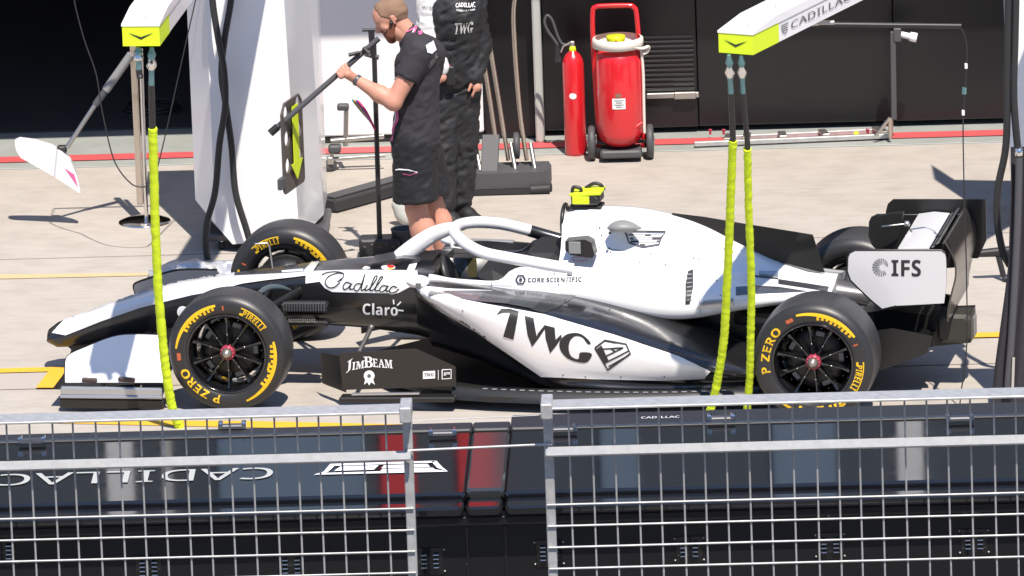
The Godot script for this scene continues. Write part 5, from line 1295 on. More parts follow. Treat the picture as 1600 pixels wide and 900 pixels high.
	nets(st, [[J.call(657, 82, 0.13), J.call(657, 80, -0.12), 0.108, 0.105], [J.call(652, 102, 0.08), J.call(652, 200, 0.075), 0.135, 0.125], [J.call(652, 102, -0.08), J.call(652, 200, -0.075), 0.135, 0.125],
		[J.call(650, 190, 0.07), J.call(649, 228, 0.075), 0.132, 0.15], [J.call(650, 190, -0.07), J.call(649, 228, -0.075), 0.132, 0.15], [J.call(672, 84, 0.05), J.call(669, 105, -0.05), 0.092, 0.09],
		[shN, shN.lerp(elN, 0.2), 0.080, 0.076], [shF, shF.lerp(elF, 0.2), 0.078, 0.074], [neck0 + Vector3(0.005, -0.01, 0), neck0.lerp(J.call(620, 46), 0.32), 0.077, 0.074]], 0.012, 0.035, [[J.call(650, 220), Vector3.DOWN], [neck0.lerp(J.call(620, 46), 0.42), (J.call(620, 46) - neck0).normalized(), 0.11]], 0.006)
	nets(st, [[shN, sleeve.lerp(elN, 0.25), 0.079, 0.076]], 0.012, 0.02, [[sleeve, (elN - shN).normalized()]], 0.004)
	nets(st, [[shF, sleeveF.lerp(elF, 0.25), 0.078, 0.074]], 0.012, 0.02, [[sleeveF, (elF - shF).normalized()]], 0.004)
	var shirt := obj("polo_shirt", st, M.cloth_black, man)
	var ts: TriangleMesh = shirt.mesh.generate_triangle_mesh()
	decal("trim", ribbon(pv([[600, 114], [618, 121], [640, 128]]), 2.0), [ts], M.text_white, man, 0.006, 6.0, man)
	decal("trim", ribbon(pv([[628, 54], [640, 48], [650, 41]]), 1.6), [ts], M.pink, man, 0.006, 5.0, man)
	decal("trim", ribbon(smooth_path([Vector2(620, 168), Vector2(622, 185), Vector2(616, 200), Vector2(613, 220)], 4), 3.6), [ts], M.pink, man, 0.006, 6.0, man)
	decal("trim", ribbon(smooth_path([Vector2(617, 168), Vector2(619, 185), Vector2(613.4, 200), Vector2(611, 220)], 4), 1.4), [ts], M.text_white, man, 0.007, 6.0, man)
	decal("crest", poly_tris([[665, 72], [676, 64], [681, 78], [674, 84], [667, 82]]), [ts], M.text_white, man, 0.006, 5.0, man)
	decal("flag_patch", poly_tris([[653, 50], [658, 48], [660, 54], [655, 56]]), [ts], M.pink, man, 0.006, 5.0, man)
	decal("shirt_lettering", pix_text(text_tris("CADILLAC", false), Vector2(671, 106), Vector2(13, -18), Vector2(-3, -5)), [ts], M.jamb, man, 0.006, 5.0, man)
	# collar
	st = mb(); var nk: Vector3 = (J.call(620, 46) - neck0).normalized()
	lathe(st, [[0.068, -0.03], [0.076, -0.028], [0.074, 0.012], [0.069, 0.014], [0.066, -0.02]], neck0 + nk * 0.02, nk, 24); var clr := obj("collar", st, M.cloth_black, man)
	st = mb(); lathe(st, [[0.0765, -0.022], [0.0768, -0.014]], neck0 + nk * 0.02, nk, 24); obj("collar_trim", st, M.pink, clr)
	st = mb(); lathe(st, [[0.0768, -0.012], [0.0766, -0.006]], neck0 + nk * 0.02, nk, 24); obj("collar_trim", st, M.text_white, clr)
	# shorts
	st = mb()
	var hemN := hipN.lerp(knN, 0.86) + Vector3(0.0, 0, 0); var hemF := hipF.lerp(knF, 0.8)
	nets(st, [[J.call(650, 205, 0.06), J.call(651, 205, -0.06), 0.130, 0.130], [hipN, hemN, 0.13, 0.118], [hipF, hemF, 0.13, 0.115], [J.call(650, 230, 0.05), J.call(655, 240, -0.05), 0.14, 0.14], [hipN, hemN, 0.12, 0.135], [hipF, hemF, 0.12, 0.13]], 0.012, 0.03, [[J.call(640, 314, 0.1), Vector3(0.02, -1, 0.05)]], 0.008)
	var shorts := obj("shorts", st, M.cloth_shorts, man)
	var tsh: TriangleMesh = shorts.mesh.generate_triangle_mesh()
	decal("pocket_trim", ribbon(pv([[619, 265], [638, 265], [652, 269]]), 1.8), [tsh], M.text_white, man, 0.006, 5.0, man)
	decal("pocket_trim", ribbon(pv([[630, 271], [640, 273], [652, 270]]), 1.2), [tsh], M.pink, man, 0.006, 5.0, man)
	# shoes
	for a in [anN, anF]:
		st = mb(); nets(st, [[Vector3(a.x + 0.03, 0.05, a.z), Vector3(a.x - 0.05, 0.055, a.z), 0.045, 0.048], [Vector3(a.x - 0.05, 0.05, a.z), Vector3(a.x - 0.17, 0.036, a.z), 0.046, 0.034], [Vector3(a.x, 0.06, a.z), Vector3(a.x, 0.11, a.z), 0.048, 0.046]], 0.012, 0.02)
		var sh := obj("shoe", st, M.black_plastic, man)
		st = mb(); box(st, Vector3(a.x - 0.065, 0.011, a.z), Vector3(0.27, 0.022, 0.085), 0.008); obj("sole", st, M.white_sole, sh)
	# wrist watch
	var wd: Vector3 = (wrN - elN).normalized()
	st = mb(); lathe(st, [[0.033, -0.012], [0.036, -0.008], [0.036, 0.008], [0.033, 0.012]], elN.lerp(wrN, 0.93), wd, 18); obj("watch", st, M.grey_metal, man)
	# ================= second man, in a race suit
	var b2 := at(712, 347)
	var m2 := thing("person", "person in black race suit with white sleeves and a radio on the belt", "person", b2)
	var z2 := b2.z
	var K := func(px: float, py: float, dz := 0.0) -> Vector3: return atz(px, py, z2 + dz) - b2
	var h2: Vector3 = K.call(706, -50); 
	var s1: Vector3 = K.call(680, 6, 0.02); var s2: Vector3 = K.call(738, 2, 0.0)
	var e1: Vector3 = K.call(672, 70, 0.06); var w1: Vector3 = K.call(688, 105, 0.16)
	var e2: Vector3 = K.call(750, 70, -0.02); var w2: Vector3 = K.call(742, 120, 0.08)
	var hp1: Vector3 = K.call(696, 122, 0.0); var hp2: Vector3 = K.call(722, 122, 0.0)
	var kn1: Vector3 = K.call(692, 225, 0.06); var kn2: Vector3 = K.call(724, 225, -0.02)
	var an1 := Vector3(K.call(694, 330).x, 0.09, 0.08); var an2 := Vector3(K.call(719, 330).x, 0.09, -0.02)
	st = mb()
	nets(st, [[K.call(708, -8), K.call(707, -30), 0.06, 0.058], [h2 + Vector3(0, 0.02, 0), h2 - Vector3(0.01, 0.06, 0), 0.088, 0.06], [s1, s2, 0.075, 0.075], [K.call(706, 20), K.call(708, 100), 0.14, 0.12], [s1, e1, 0.055, 0.045], [e1, w1, 0.042, 0.03], [s2, e2, 0.055, 0.045], [e2, w2, 0.042, 0.03], [hp1, kn1, 0.085, 0.06], [kn1, an1, 0.056, 0.04], [hp2, kn2, 0.085, 0.06], [kn2, an2, 0.056, 0.04], [an1, an1 + Vector3(0.1, -0.05, 0.08), 0.04, 0.03], [an2, an2 + Vector3(0.1, -0.05, 0.08), 0.04, 0.03]], 0.016, 0.03)
	for w in [w1, w2]:
		var hh := [[w, w + Vector3(0.01, -0.06, 0.02), 0.028, 0.03]]
		for i in 4: hh.append([w + Vector3(0.0, -0.07, 0.04 - 0.02 * i), w + Vector3(-0.02, -0.125 + 0.01 * absf(i - 1.5), 0.04 - 0.02 * i), 0.010, 0.008])
		hh.append([w + Vector3(-0.02, -0.03, 0.04), w + Vector3(-0.04, -0.075, 0.05), 0.011, 0.009])
		nets(st, hh, 0.007, 0.006)
	obj("body", st, M.skin, m2)
	st = mb(); nets(st, [[h2 + Vector3(0.02, 0.04, 0), h2 + Vector3(-0.02, 0.03, 0), 0.09, 0.088]], 0.012, 0.02); obj("hair", st, M.hair_blond, m2)
	st = mb(); nets(st, [[s1 + Vector3(0.03, 0, 0), s2 - Vector3(0.02, 0, 0), 0.10, 0.10], [K.call(712, 22, 0.03), K.call(714, 100, 0.0), 0.165, 0.14], [K.call(706, 40, -0.02), K.call(706, 110, 0), 0.16, 0.145], [hp1, kn1, 0.115, 0.085], [kn1, an1 + Vector3(0, 0.05, 0), 0.085, 0.08], [hp2, kn2, 0.115, 0.085], [kn2, an2 + Vector3(0, 0.05, 0), 0.085, 0.08], [s2, e2, 0.075, 0.068], [e2, w2, 0.064, 0.05]], 0.013, 0.025, [], 0.013)
	var suit := obj("race_suit", st, M.suit_black, m2)
	var tm2: TriangleMesh = suit.mesh.generate_triangle_mesh()
	st = mb(); nets(st, [[s1 + Vector3(-0.015, 0.02, 0), e1 + Vector3(0.0, 0, 0), 0.095, 0.080], [e1, w1, 0.080, 0.052], [s1 + Vector3(0.03, 0.03, 0.02), s1 + Vector3(0.03, -0.1, 0.03), 0.07, 0.06]], 0.012, 0.03, [], 0.01); var slv := obj("sleeve", st, M.suit_white, m2)
	var tsl: TriangleMesh = slv.mesh.generate_triangle_mesh()
	decal("sleeve_lettering", pix_text(text_tris("RACE TEAM", false), Vector2(660, 12), Vector2(20, 3), Vector2(0.5, -4)), [tsl], M.grey_pod, m2, 0.008, 5.0, m2)
	decal("suit_lettering", pix_text(text_tris("CADILLAC"), Vector2(712, 12), Vector2(30, -1), Vector2(0, -6.5)), [tm2], M.text_white, m2, 0.008, 5.0, m2)
	decal("suit_lettering", pix_text(text_tris("FORMULA 1 TEAM"), Vector2(714, 18), Vector2(27, -1), Vector2(0, -3)), [tm2], M.text_white, m2, 0.008, 5.0, m2)
	decal("suit_lettering", pix_text(text_tris("TWG", true, true), Vector2(709, 53), Vector2(28, -2), Vector2(2, -17)), [tm2], M.jamb, m2, 0.008, 5.0, m2)
	for a in [an1, an2]:
		st = mb(); nets(st, [[Vector3(a.x - 0.02, 0.055, a.z - 0.02), Vector3(a.x + 0.05, 0.055, a.z + 0.06), 0.05, 0.05], [Vector3(a.x + 0.05, 0.05, a.z + 0.06), Vector3(a.x + 0.11, 0.038, a.z + 0.13), 0.05, 0.036], [Vector3(a.x, 0.07, a.z), Vector3(a.x, 0.15, a.z), 0.055, 0.055]], 0.012, 0.02); obj("boot", st, M.black_plastic, m2)
	# radio
	var rd: Vector3 = K.call(704, 118, 0.17)
	st = mb(); box(st, rd, Vector3(0.055, 0.12, 0.035), 0.008); var rad := obj("radio", st, M.black_plastic, m2)
	st = mb(); tube(st, [rd + Vector3(0.01, 0.05, 0), rd + Vector3(0.02, 0.15, 0)], 0.006, 8); obj("aerial", st, M.rubber, rad)
	st = mb(); box(st, rd + Vector3(-0.005, 0.062, 0.0), Vector3(0.014, 0.012, 0.014), 0.003); obj("knob", st, M.nut_red, rad)
	st = mb(); tube(st, smooth_path([K.call(690, 105, 0.14), K.call(715, 103, 0.15), K.call(738, 106, 0.10)], 4), 0.016, 8, true, Vector2(0.5, 1.3)); obj("belt", st, M.text_dark, m2)

var zz := 0.0
var b_ := Vector3.ZERO
func LL(px: float, py: float) -> Vector3:
	return atz(px, py, zz) - b_
func build_props():
	var st: SurfaceTool
	mat("ext_red", lin(0.62, 0.012, 0.02), 0.3, 0, {clearcoat_enabled = true, clearcoat = 0.8, clearcoat_roughness = 0.08})
	mat("tape_white", lin(0.66, 0.62, 0.56), 0.8)
	mat("sign_brown", lin(0.085, 0.072, 0.065), 0.45)
	mat("foil", lin(0.55, 0.56, 0.58), 0.3, 0.6)
	mat("foam", Color.WHITE, 0.95, 0, {uv1_triplanar = true, uv1_scale = Vector3(12, 12, 12), albedo_texture = noise_tex(0.15, lin(0.012, 0.012, 0.013), lin(0.07, 0.07, 0.075), 41, 256, 3)})
	mat("dark_grey", lin(0.07, 0.07, 0.075), 0.55)
	# ---------- small red extinguisher
	b_ = at(900, 241)
	var e := thing("fire_extinguisher", "slim red gas cylinder extinguisher with black horn hose beside the wheeled one", "extinguisher", b_)
	zz = b_.z
	var R: float = LL(916, 180).x - LL(899, 180).x
	var hh: float = LL(900, 92).y
	st = mb(); lathe(st, [[0.0, 0.0], [R * 0.9, 0.0], [R, 0.02], [R, hh - 0.03], [R * 0.9, hh + 0.0], [R * 0.68, hh + 0.03], [R * 0.36, hh + 0.05], [R * 0.3, hh + 0.06], [0.0, hh + 0.06]], Vector3.ZERO, Vector3.UP, 28); obj("cylinder", st, M.ext_red, e)
	st = mb(); lathe(st, [[0.0, 0.0], [0.024, 0.0], [0.022, 0.02], [0.016, 0.035], [0.0, 0.035]], Vector3(0, hh + 0.05, 0), Vector3.UP, 16); obj("collar", st, M.neon, e)
	st = mb(); box(st, Vector3(0.0, hh + 0.10, 0), Vector3(0.03, 0.035, 0.03), 0.005); var vv := obj("valve", st, M.steel, e)
	st = mb(); tube(st, [Vector3(-0.01, hh + 0.11, 0), Vector3(-0.06, hh + 0.085, 0.01), Vector3(-0.075, hh + 0.05, 0.02)], 0.007, 8); obj("lever", st, M.brass_tube, vv)
	st = mb(); tube(st, smooth_path([Vector3(-0.02, hh + 0.09, 0.0), LL(878, 68), LL(871, 55), LL(863, 32), LL(855, 24), LL(851, 34), LL(856, 48), LL(866, 62), LL(871, 70)], 5), 0.009, 8); obj("hose", st, M.dark_grey, e)
	st = mb(); lathe(st, [[0.012, 0.0], [0.016, 0.05], [0.024, 0.11]], LL(871, 70), LL(873, 95) - LL(871, 70), 12); obj("horn", st, M.black_plastic, e)
	st = mb(); st.set_smooth_group(-1)
	for p in poly_tris(arc_pts(Vector2(-0.005, 0.40), 0.02, 0, 340, 14)): st.add_vertex(Vector3(p.x * 1.2, p.y, sqrt(maxf(R * R - p.x * p.x * 1.44, 0)) + 0.003))
	obj("sticker", st, M.text_white, e)
	# ---------- wheeled extinguisher
	b_ = at(968, 248)
	e = thing("fire_extinguisher", "big red wheeled fire extinguisher with tube handle, white strap and green cap", "extinguisher", b_)
	zz = b_.z
	var bR: float = (LL(1005, 150).x - LL(931, 150).x) / 2
	var cx: float = (LL(1005, 150).x + LL(931, 150).x) / 2
	var y0: float = LL(968, 222).y; var y1: float = LL(968, 72).y
	zz = b_.z
	st = mb(); lathe(st, [[0.0, y0 - 0.02], [bR * 0.62, y0 - 0.01], [bR * 0.88, y0 + 0.025], [bR, y0 + 0.075], [bR, y1 - 0.09], [bR * 0.93, y1 - 0.045], [bR * 0.7, y1 - 0.01], [bR * 0.3, y1 + 0.005], [0.0, y1 + 0.008]], Vector3(cx, 0, 0), Vector3.UP, 36); obj("tank", st, M.ext_red, e)
	st = mb(); lathe(st, [[0.0, 0.0], [0.05, 0.0], [0.062, 0.06], [0.058, 0.07], [0.0, 0.07]], Vector3(LL(962, 56).x, y1 + 0.0, 0), Vector3.UP, 18); obj("cap", st, M.neon, e)
	st = mb(); tube(st, [Vector3(LL(962, 46).x, y1 + 0.03, 0.06), Vector3(LL(962, 40).x, y1 + 0.05, 0.06)], 0.008, 8); obj("safety_pin", st, M.tyre_orange, e)
	st = mb(); var fr := [LL(937, 235), LL(931, 150), LL(926, 60), LL(926, 22), LL(930, 16), LL(938, 14), LL(982, 13), LL(990, 16), LL(994, 24), LL(998, 70), LL(1003, 150), LL(1006, 235)]
	for i in fr.size(): fr[i] += Vector3(0, 0, -bR * 0.55)
	tube(st, smooth_path(fr, 5), 0.0165, 10); obj("handle_frame", st, M.ext_red, e)
	for s in [-1, 1]:
		st = mb(); var wx: float = cx + s * (bR + 0.035)
		lathe(st, [[0.0, -0.024], [0.06, -0.024], [0.098, -0.022], [0.11, -0.012], [0.11, 0.012], [0.098, 0.022], [0.06, 0.024], [0.0, 0.024]], Vector3(wx, 0.11, 0.0), Vector3.RIGHT, 28); var w := obj("wheel", st, M.dark_grey, e)
		st = mb(); lathe(st, [[0.0, 0.03], [0.03, 0.028], [0.04, 0.0]], Vector3(wx + s * 0.0, 0.11, 0.0), Vector3(s, 0, 0), 14); obj("hub_cap", st, M.steel, w)
	st = mb(); tube(st, [Vector3(cx - bR - 0.03, 0.11, 0), Vector3(cx + bR + 0.03, 0.11, 0)], 0.012, 8); obj("axle", st, M.dark_grey, e)
	st = mb(); box(st, Vector3(cx, 0.055, 0.03), Vector3(bR * 1.75, 0.05, 0.2), 0.012); obj("foot", st, M.dark_grey, e)
	st = mb(); lathe(st, [[bR * 0.98, y1 - 0.005], [bR * 1.08, y1 + 0.0], [bR * 1.09, y1 + 0.03], [bR * 1.07, y1 + 0.055], [bR * 0.96, y1 + 0.06]], Vector3(cx - 0.0, 0, 0), Vector3.UP, 30); obj("strap", st, M.tape_white, e)
	st = mb(); tube(st, smooth_path([LL(985, 66) + Vector3(0, 0, bR * 0.8), LL(1002, 72) + Vector3(0, 0, bR * 0.5), LL(1013, 70) + Vector3(0, 0, 0.05), LL(1010, 78) + Vector3(0, 0, 0.04), LL(1003, 80) + Vector3(0, 0, bR * 0.4)], 4), 0.018, 8, true, Vector2(1, 0.5)); obj("strap_end", st, M.tape_white, e)
	st = mb(); tube(st, smooth_path([LL(1002, 76) + Vector3(0, 0, 0.05), LL(1005, 110) + Vector3(0, 0, 0.05), LL(1006, 160) + Vector3(0, 0, 0.05), LL(1007, 205) + Vector3(0, 0, 0.05)], 4), 0.01, 8); obj("hose", st, M.tape_white, e)
	st = mb(); tube(st, [LL(988, 196) + Vector3(0, 0, bR * 0.75), LL(1003, 188) + Vector3(0, 0, bR * 0.5)], 0.014, 8); obj("outlet", st, M.ext_red, e)
	for q in [[957, 146, 978, 162, "text_white"], [962, 138, 971, 144, "hair_blond"]]:
		st = mb(); var p0: Vector3 = LL(q[0], q[1]); var p1: Vector3 = LL(q[2], q[3])
		var xx := []
		for k in 5:
			var x: float = lerpf(p0.x, p1.x, k / 4.0); var z := sqrt(maxf(bR * bR - (x - cx) * (x - cx), 0)) + 0.003
			xx.append([Vector3(x, p0.y, z), Vector3(x, p1.y, z)])
		# the tank bulges towards the camera; keep the sticker on its skin
		loft(st, xx, false); var stk := obj("sticker", st, M[q[4]], e)
		if q[4] == "text_white":
			for r in 4:
				st = mb(); var yy: float = lerpf(p0.y, p1.y, 0.2 + r * 0.2)
				loft(st, xx.map(func(v): return [Vector3(lerpf(v[0].x, (p0.x + p1.x) / 2, 0.2 + 0.1 * (r % 2)), yy + 0.003, v[0].z + 0.002), Vector3(lerpf(v[0].x, (p0.x + p1.x) / 2, 0.2 + 0.1 * (r % 2)), yy - 0.003, v[0].z + 0.002)]), false); obj("print_line", st, M.grey_pod, stk)
	# ---------- black pole stand with clamps and base box
	b_ = at(594, 402); zz = b_.z
	e = thing("pole_stand", "thin black pole stand with clamps on a black base box", "stand", b_)
	st = mb(); tube(st, [LL(594, 398), LL(584, 60)], 0.016, 10); obj("pole", st, M.black_plastic, e)
	st = mb(); box(st, Vector3(0.0, 0.065, -0.02), Vector3(0.25, 0.12, 0.16), 0.012); var bb := obj("base_box", st, M.black_plastic, e)
	for k in 5:
		st = mb(); box(st, Vector3(-0.09 + 0.045 * k, 0.08 + 0.015 * (k % 2), 0.062), Vector3(0.016, 0.014, 0.008), 0.002); obj("socket", st, M.dark_grey, bb)
	st = mb(); tube(st, [LL(566, 47), LL(592, 47)], 0.010, 8); obj("cross_tube", st, M.black_plastic, e)
	st = mb(); tube(st, [LL(580, 48), LL(583, 90)], 0.020, 10); obj("sleeve", st, M.black_plastic, e)
	st = mb(); tube(st, [LL(570, 84), LL(592, 90)], 0.016, 8); obj("clamp", st, M.dark_grey, e)
	# ---------- signal board on its pole (held by the man, resting on the stand)
	var zm := at(672, 432).z
	var pa := atz(426, 205, zm + 0.20); var pb := atz(592, 60, zm + 0.10)
	b_ = pa
	e = thing("signal_board", "brown signal board with yellow green arrow and round holes on a long grey pole", "sign", b_)
	st = mb(); tube(st, [Vector3.ZERO, pb - pa], 0.0175, 12); obj("pole", st, M.dark_grey, e)
	st = mb(); tube(st, [Vector3.ZERO - (pb - pa).normalized() * 0.02, (pb - pa) * 0.05], 0.024, 12); obj("grip", st, M.black_plastic, e)
	for q in [[562, 82, 545, 86], [568, 74, 576, 84]]:
		st = mb(); tube(st, [atz(q[0], q[1], zm + 0.14) - pa, atz(q[2], q[3], zm + 0.16) - pa], 0.012, 8); obj("clamp", st, M.black_plastic, e)
	# board plane: left edge near, right edge deeper
	var o0 := atz(446, 305, zm + 0.24) - pa; var o1 := atz(477, 281, zm - 0.12) - pa
	o1.y = o0.y
	var bx := (o1 - o0).normalized(); var wide := (o1 - o0).length(); var tall: float = (atz(444, 165, zm + 0.24) - pa).y - o0.y
	var X := Transform3D(Basis(bx, Vector3.UP, bx.cross(Vector3.UP)), o0)
	var outer := PackedVector2Array([Vector2(0.02, 0), Vector2(wide - 0.02, 0), Vector2(wide, 0.02), Vector2(wide, tall - 0.05), Vector2(wide - 0.05, tall), Vector2(0.06, tall), Vector2(0, tall - 0.06), Vector2(0, 0.02)])
	# strips between holes: board built of a frame with six round holes
	var csg := CSGCombiner3D.new(); csg.name = "panel"; csg.transform = X; e.add_child(csg, true)
	var pg := CSGPolygon3D.new(); pg.polygon = outer; pg.depth = 0.014; pg.material = M.sign_brown; csg.add_child(pg)
	for hx in [0.2, 0.8]:
		for hy in [0.88, 0.60, 0.30]:
			var c := CSGCylinder3D.new(); c.radius = 0.048; c.height = 0.1; c.sides = 20; c.operation = CSGShape3D.OPERATION_SUBTRACTION; c.material = M.sign_brown
			c.rotation.x = PI / 2; c.position = Vector3(wide * hx, tall * (hy if hx < 0.5 else hy + 0.02), 0.007); csg.add_child(c)
	st = mb()
	var ar := pv([[wide * 0.36, tall * 0.93], [wide * 0.64, tall * 0.93], [wide * 0.64, tall * 0.30], [wide * 0.78, tall * 0.30], [wide * 0.5, tall * 0.10], [wide * 0.22, tall * 0.30], [wide * 0.36, tall * 0.30]])
	prism(st, ar, 0.004, X * Transform3D(Basis.IDENTITY, Vector3(0, 0, 0.017))); obj("arrow", st, M.neon, e)
	st = mb(); box(st, X * Vector3(-0.03, 0.08, -0.01), Vector3(0.08, 0.07, 0.03), 0.004, X.basis); obj("bracket", st, M.dark_grey, e)
	# ---------- strap bundle hanging on the pole stand
	b_ = at(594, 402) + Vector3(-0.07, 0.92, 0.05)
	e = thing("strap_bundle", "rainbow coloured straps hanging at the black pole stand", "straps", b_)
	for q in [["teal_fitting", 0.0, Color(0.1, 0.55, 0.6)], ["tyre_yellow", 0.012, Color(0.9, 0.6, 0.1)], ["blue", 0.024, Color(0.1, 0.35, 0.75)], ["pink", 0.034, Color(0.8, 0.2, 0.4)]]:
		var m: StandardMaterial3D = mat("strap_" + q[0], q[2], 0.6)
		st = mb(); tube(st, smooth_path([Vector3(-0.06 + q[1], 0.09, q[1]), Vector3(-0.01 + q[1], 0.02, q[1]), Vector3(0.055 + q[1] * 0.5, -0.06 - q[1], q[1])], 5), 0.007, 6); obj("strap", st, m, e)
	# ---------- caster trolley frame behind the tower
	b_ = at(517, 268); zz = b_.z
	e = thing("caster_trolley", "low steel tube trolley with caster and short upright behind the white tower", "trolley", b_)
	for q in [[[520, 248], [602, 243], 0.012], [[517, 220], [600, 213], 0.017], [[540, 228], [541, 168], 0.016], [[517, 228], [520, 252], 0.012]]:
		st = mb(); tube(st, [LL(q[0][0], q[0][1]), LL(q[1][0], q[1][1])], q[2], 10); obj("tube", st, M.steel, e)
	st = mb(); box(st, LL(536, 167), Vector3(0.075, 0.04, 0.06), 0.012); obj("pad", st, M.dark_grey, e)
	st = mb(); box(st, LL(523, 232), Vector3(0.08, 0.05, 0.08), 0.01); obj("block", st, M.dark_grey, e)
	st = mb(); lathe(st, [[0.0, -0.014], [0.035, -0.014], [0.042, -0.006], [0.042, 0.006], [0.035, 0.014], [0.0, 0.014]], Vector3(0, 0.042, 0), Vector3(0.5, 0, 1), 18); obj("caster", st, M.dark_grey, e)
	st = mb(); box(st, Vector3(0, 0.075, 0), Vector3(0.04, 0.05, 0.06), 0.006); obj("fork", st, M.steel, e)
	# ---------- black padded ramp bar
	var ra := at(514, 332); var rb := at(690, 283)
	e = thing("padded_bar", "long dark foam padded bar lying on the ground behind the pole stand", "bar", ra)
	st = mb(); bar(st, Vector3(0, 0.045, 0), rb - ra + Vector3(0, 0.045, 0), 0.13, 0.085, 0.012); obj("pad", st, M.foam, e)
	st = mb(); bar(st, Vector3(0, 0.096, -0.02), rb - ra + Vector3(0, 0.096, -0.02), 0.10, 0.012, 0.004); obj("cover", st, M.dark_grey, e)
	# ---------- jack with steel handles
	b_ = at(795, 303); zz = b_.z
	e = thing("pit_jack", "black pit jack with tall bent steel tube handles standing behind the crew", "jack", b_)
	st = mb(); var pl := pv([[-0.27, -0.16], [0.25, -0.16], [0.27, -0.05], [0.26, 0.09], [0.2, 0.13], [-0.27, 0.15]])
	prism(st, pl, 0.10, Transform3D(Basis(Vector3.RIGHT, PI / 2), Vector3(0, 0.09, -0.12))); obj("base", st, M.dark_grey, e)
	st = mb(); prism(st, pv([[-0.27, -0.05], [0.26, -0.05], [0.27, 0.09], [0.22, 0.16], [-0.27, 0.16]]), 0.03, Transform3D(Basis(Vector3.RIGHT, PI / 2), Vector3(0.005, 0.022, -0.12))); obj("skid", st, M.rubber, e)
	st = mb(); tube(st, [Vector3(0.14, 0.03, 0.02), Vector3(0.26, 0.03, 0.02)], 0.03, 12); obj("roller", st, M.rubber, e)
	st = mb(); bar(st, LL(764, 276) + Vector3(0, 0, -0.05), LL(766, 222) + Vector3(0, 0, -0.2), 0.11, 0.02, 0.004); obj("lever_plate", st, M.dark_grey, e)
	for q in [[[744, 12], [750, 82], [760, 140], [775, 240]], [[735, 85], [737, 74], [744, 67], [755, 65], [762, 74], [772, 130], [793, 262]], [[732, 92], [735, 175], [743, 275]], [[806, -5], [801, 42], [810, 175], [822, 262]], [[742, -8], [738, 40], [735, 90]]]:
		var pp := []
		for p in q: pp.append(LL(p[0], p[1]) + Vector3(0, 0, -0.2))
		st = mb(); tube(st, smooth_path(pp, 5), 0.0145, 10); obj("handle", st, M.brass_tube, e)
	for px in [732, 806]:
		var c: Vector3 = LL(px, 240) + Vector3(0, 0, -0.22)
		st = mb(); lathe(st, [[0.0, -0.02], [0.06, -0.02], [0.085, -0.015], [0.085, 0.015], [0.06, 0.02], [0.0, 0.02]], c, Vector3.RIGHT, 22); obj("wheel", st, M.dark_grey, e)
	for px in [[742, 240], [797, 235], [828, 235]]:
		st = mb(); tube(st, [LL(px[0], px[1]) + Vector3(0, 0, -0.2), LL(px[0] + 8, 275) + Vector3(0, 0, -0.1)], 0.014, 8); obj("brace", st, M.steel, e)
	# ---------- floor rail frame
	b_ = at(1085, 231); zz = b_.z
	e = thing("rail_frame", "flat steel rail frame lying on the ground before the black doors", "frame", b_)
	var r3 := at(1390, 218) - b_; var r1 := at(1140, 221) - b_; var r2 := at(1372, 210) - b_
	st = mb(); bar(st, Vector3(0, 0.025, 0), r3 + Vector3(0, 0.025, 0), 0.03, 0.03); obj("rail", st, M.galvanised, e)
	st = mb(); bar(st, r1 + Vector3(0, 0.025, 0), r2 + Vector3(0, 0.025, 0), 0.03, 0.03); obj("rail", st, M.galvanised, e)
	for f in [0.0, 0.12, 0.35, 0.62, 0.98]:
		st = mb(); bar(st, r1.lerp(r2, f) + Vector3(0, 0.045, 0), Vector3.ZERO.lerp(r3, clampf(f * 0.82 + 0.17, 0, 1)) + Vector3(0, 0.045, 0), 0.05, 0.02); obj("cross_bar", st, M.steel, e)
	for px in [1110, 1131, 1356]:
		var c := at(px, 217) - b_
		st = mb(); lathe(st, [[0.008, 0.0], [0.007, 0.015], [0.013, 0.028], [0.013, 0.034], [0.0, 0.035]], c + Vector3(0, 0.03, 0), Vector3.UP, 12); obj("knob", st, M.nut_red, e)
	for q in [[[1368, 212], [1391, 184]], [[1391, 184], [1391, 216]]]:
		st = mb(); tube(st, [LL(q[0][0], q[0][1]), LL(q[1][0], q[1][1])], 0.013, 8); obj("bracket", st, M.brass_tube, e)
	st = mb(); box(st, at(1338, 219) - b_ + Vector3(0, 0.046, 0), Vector3(0.03, 0.012, 0.05), 0.003); obj("tape", st, M.neon, e)
	# ---------- black post with white camera
	b_ = at(1392, 216); zz = b_.z
	e = thing("camera_post", "black post with a small white cylindrical camera before the black doors", "post", b_)
	st = mb(); box(st, Vector3((LL(1393, 185).x + LL(1399, 45).x) / 2, LL(1396, 118).y, 0.0), Vector3(0.035, LL(1396, 48).y - LL(1396, 186).y, 0.03), 0.004, Basis(Vector3.BACK, -0.01)); obj("post", st, M.dark_grey, e)
	st = mb(); tube(st, [Vector3(0, 0, 0), LL(1393, 186)], 0.012, 8); obj("foot", st, M.steel, e)
	st = mb(); box(st, LL(1402, 54), Vector3(0.05, 0.09, 0.05), 0.006); obj("bracket", st, M.dark_grey, e)
	st = mb(); lathe(st, [[0.0, 0.0], [0.021, 0.0], [0.021, 0.055], [0.03, 0.058], [0.031, 0.10], [0.026, 0.104], [0.0, 0.10]], LL(1408, 54), Vector3(1, -0.22, 0.1), 18); obj("camera", st, M.text_white, e)
	# ---------- sensor arm with dangling cable by the rear wing
	var zw := 0.35
	b_ = atz(1500, 646, zw); b_.y = 0.0; b_ = at(1500, 646)
	zw = b_.z
	e = thing("sensor_arm", "black horizontal arm on the boom with a thin cable hanging past the rear wing", "cable arm", atz(1270, 37, zw))
	var eo: Vector3 = e.position
	st = mb(); tube(st, [Vector3(-0.06, 0, 0), atz(1502, 41, zw) - eo], 0.015, 10); obj("arm", st, M.black_plastic, e)
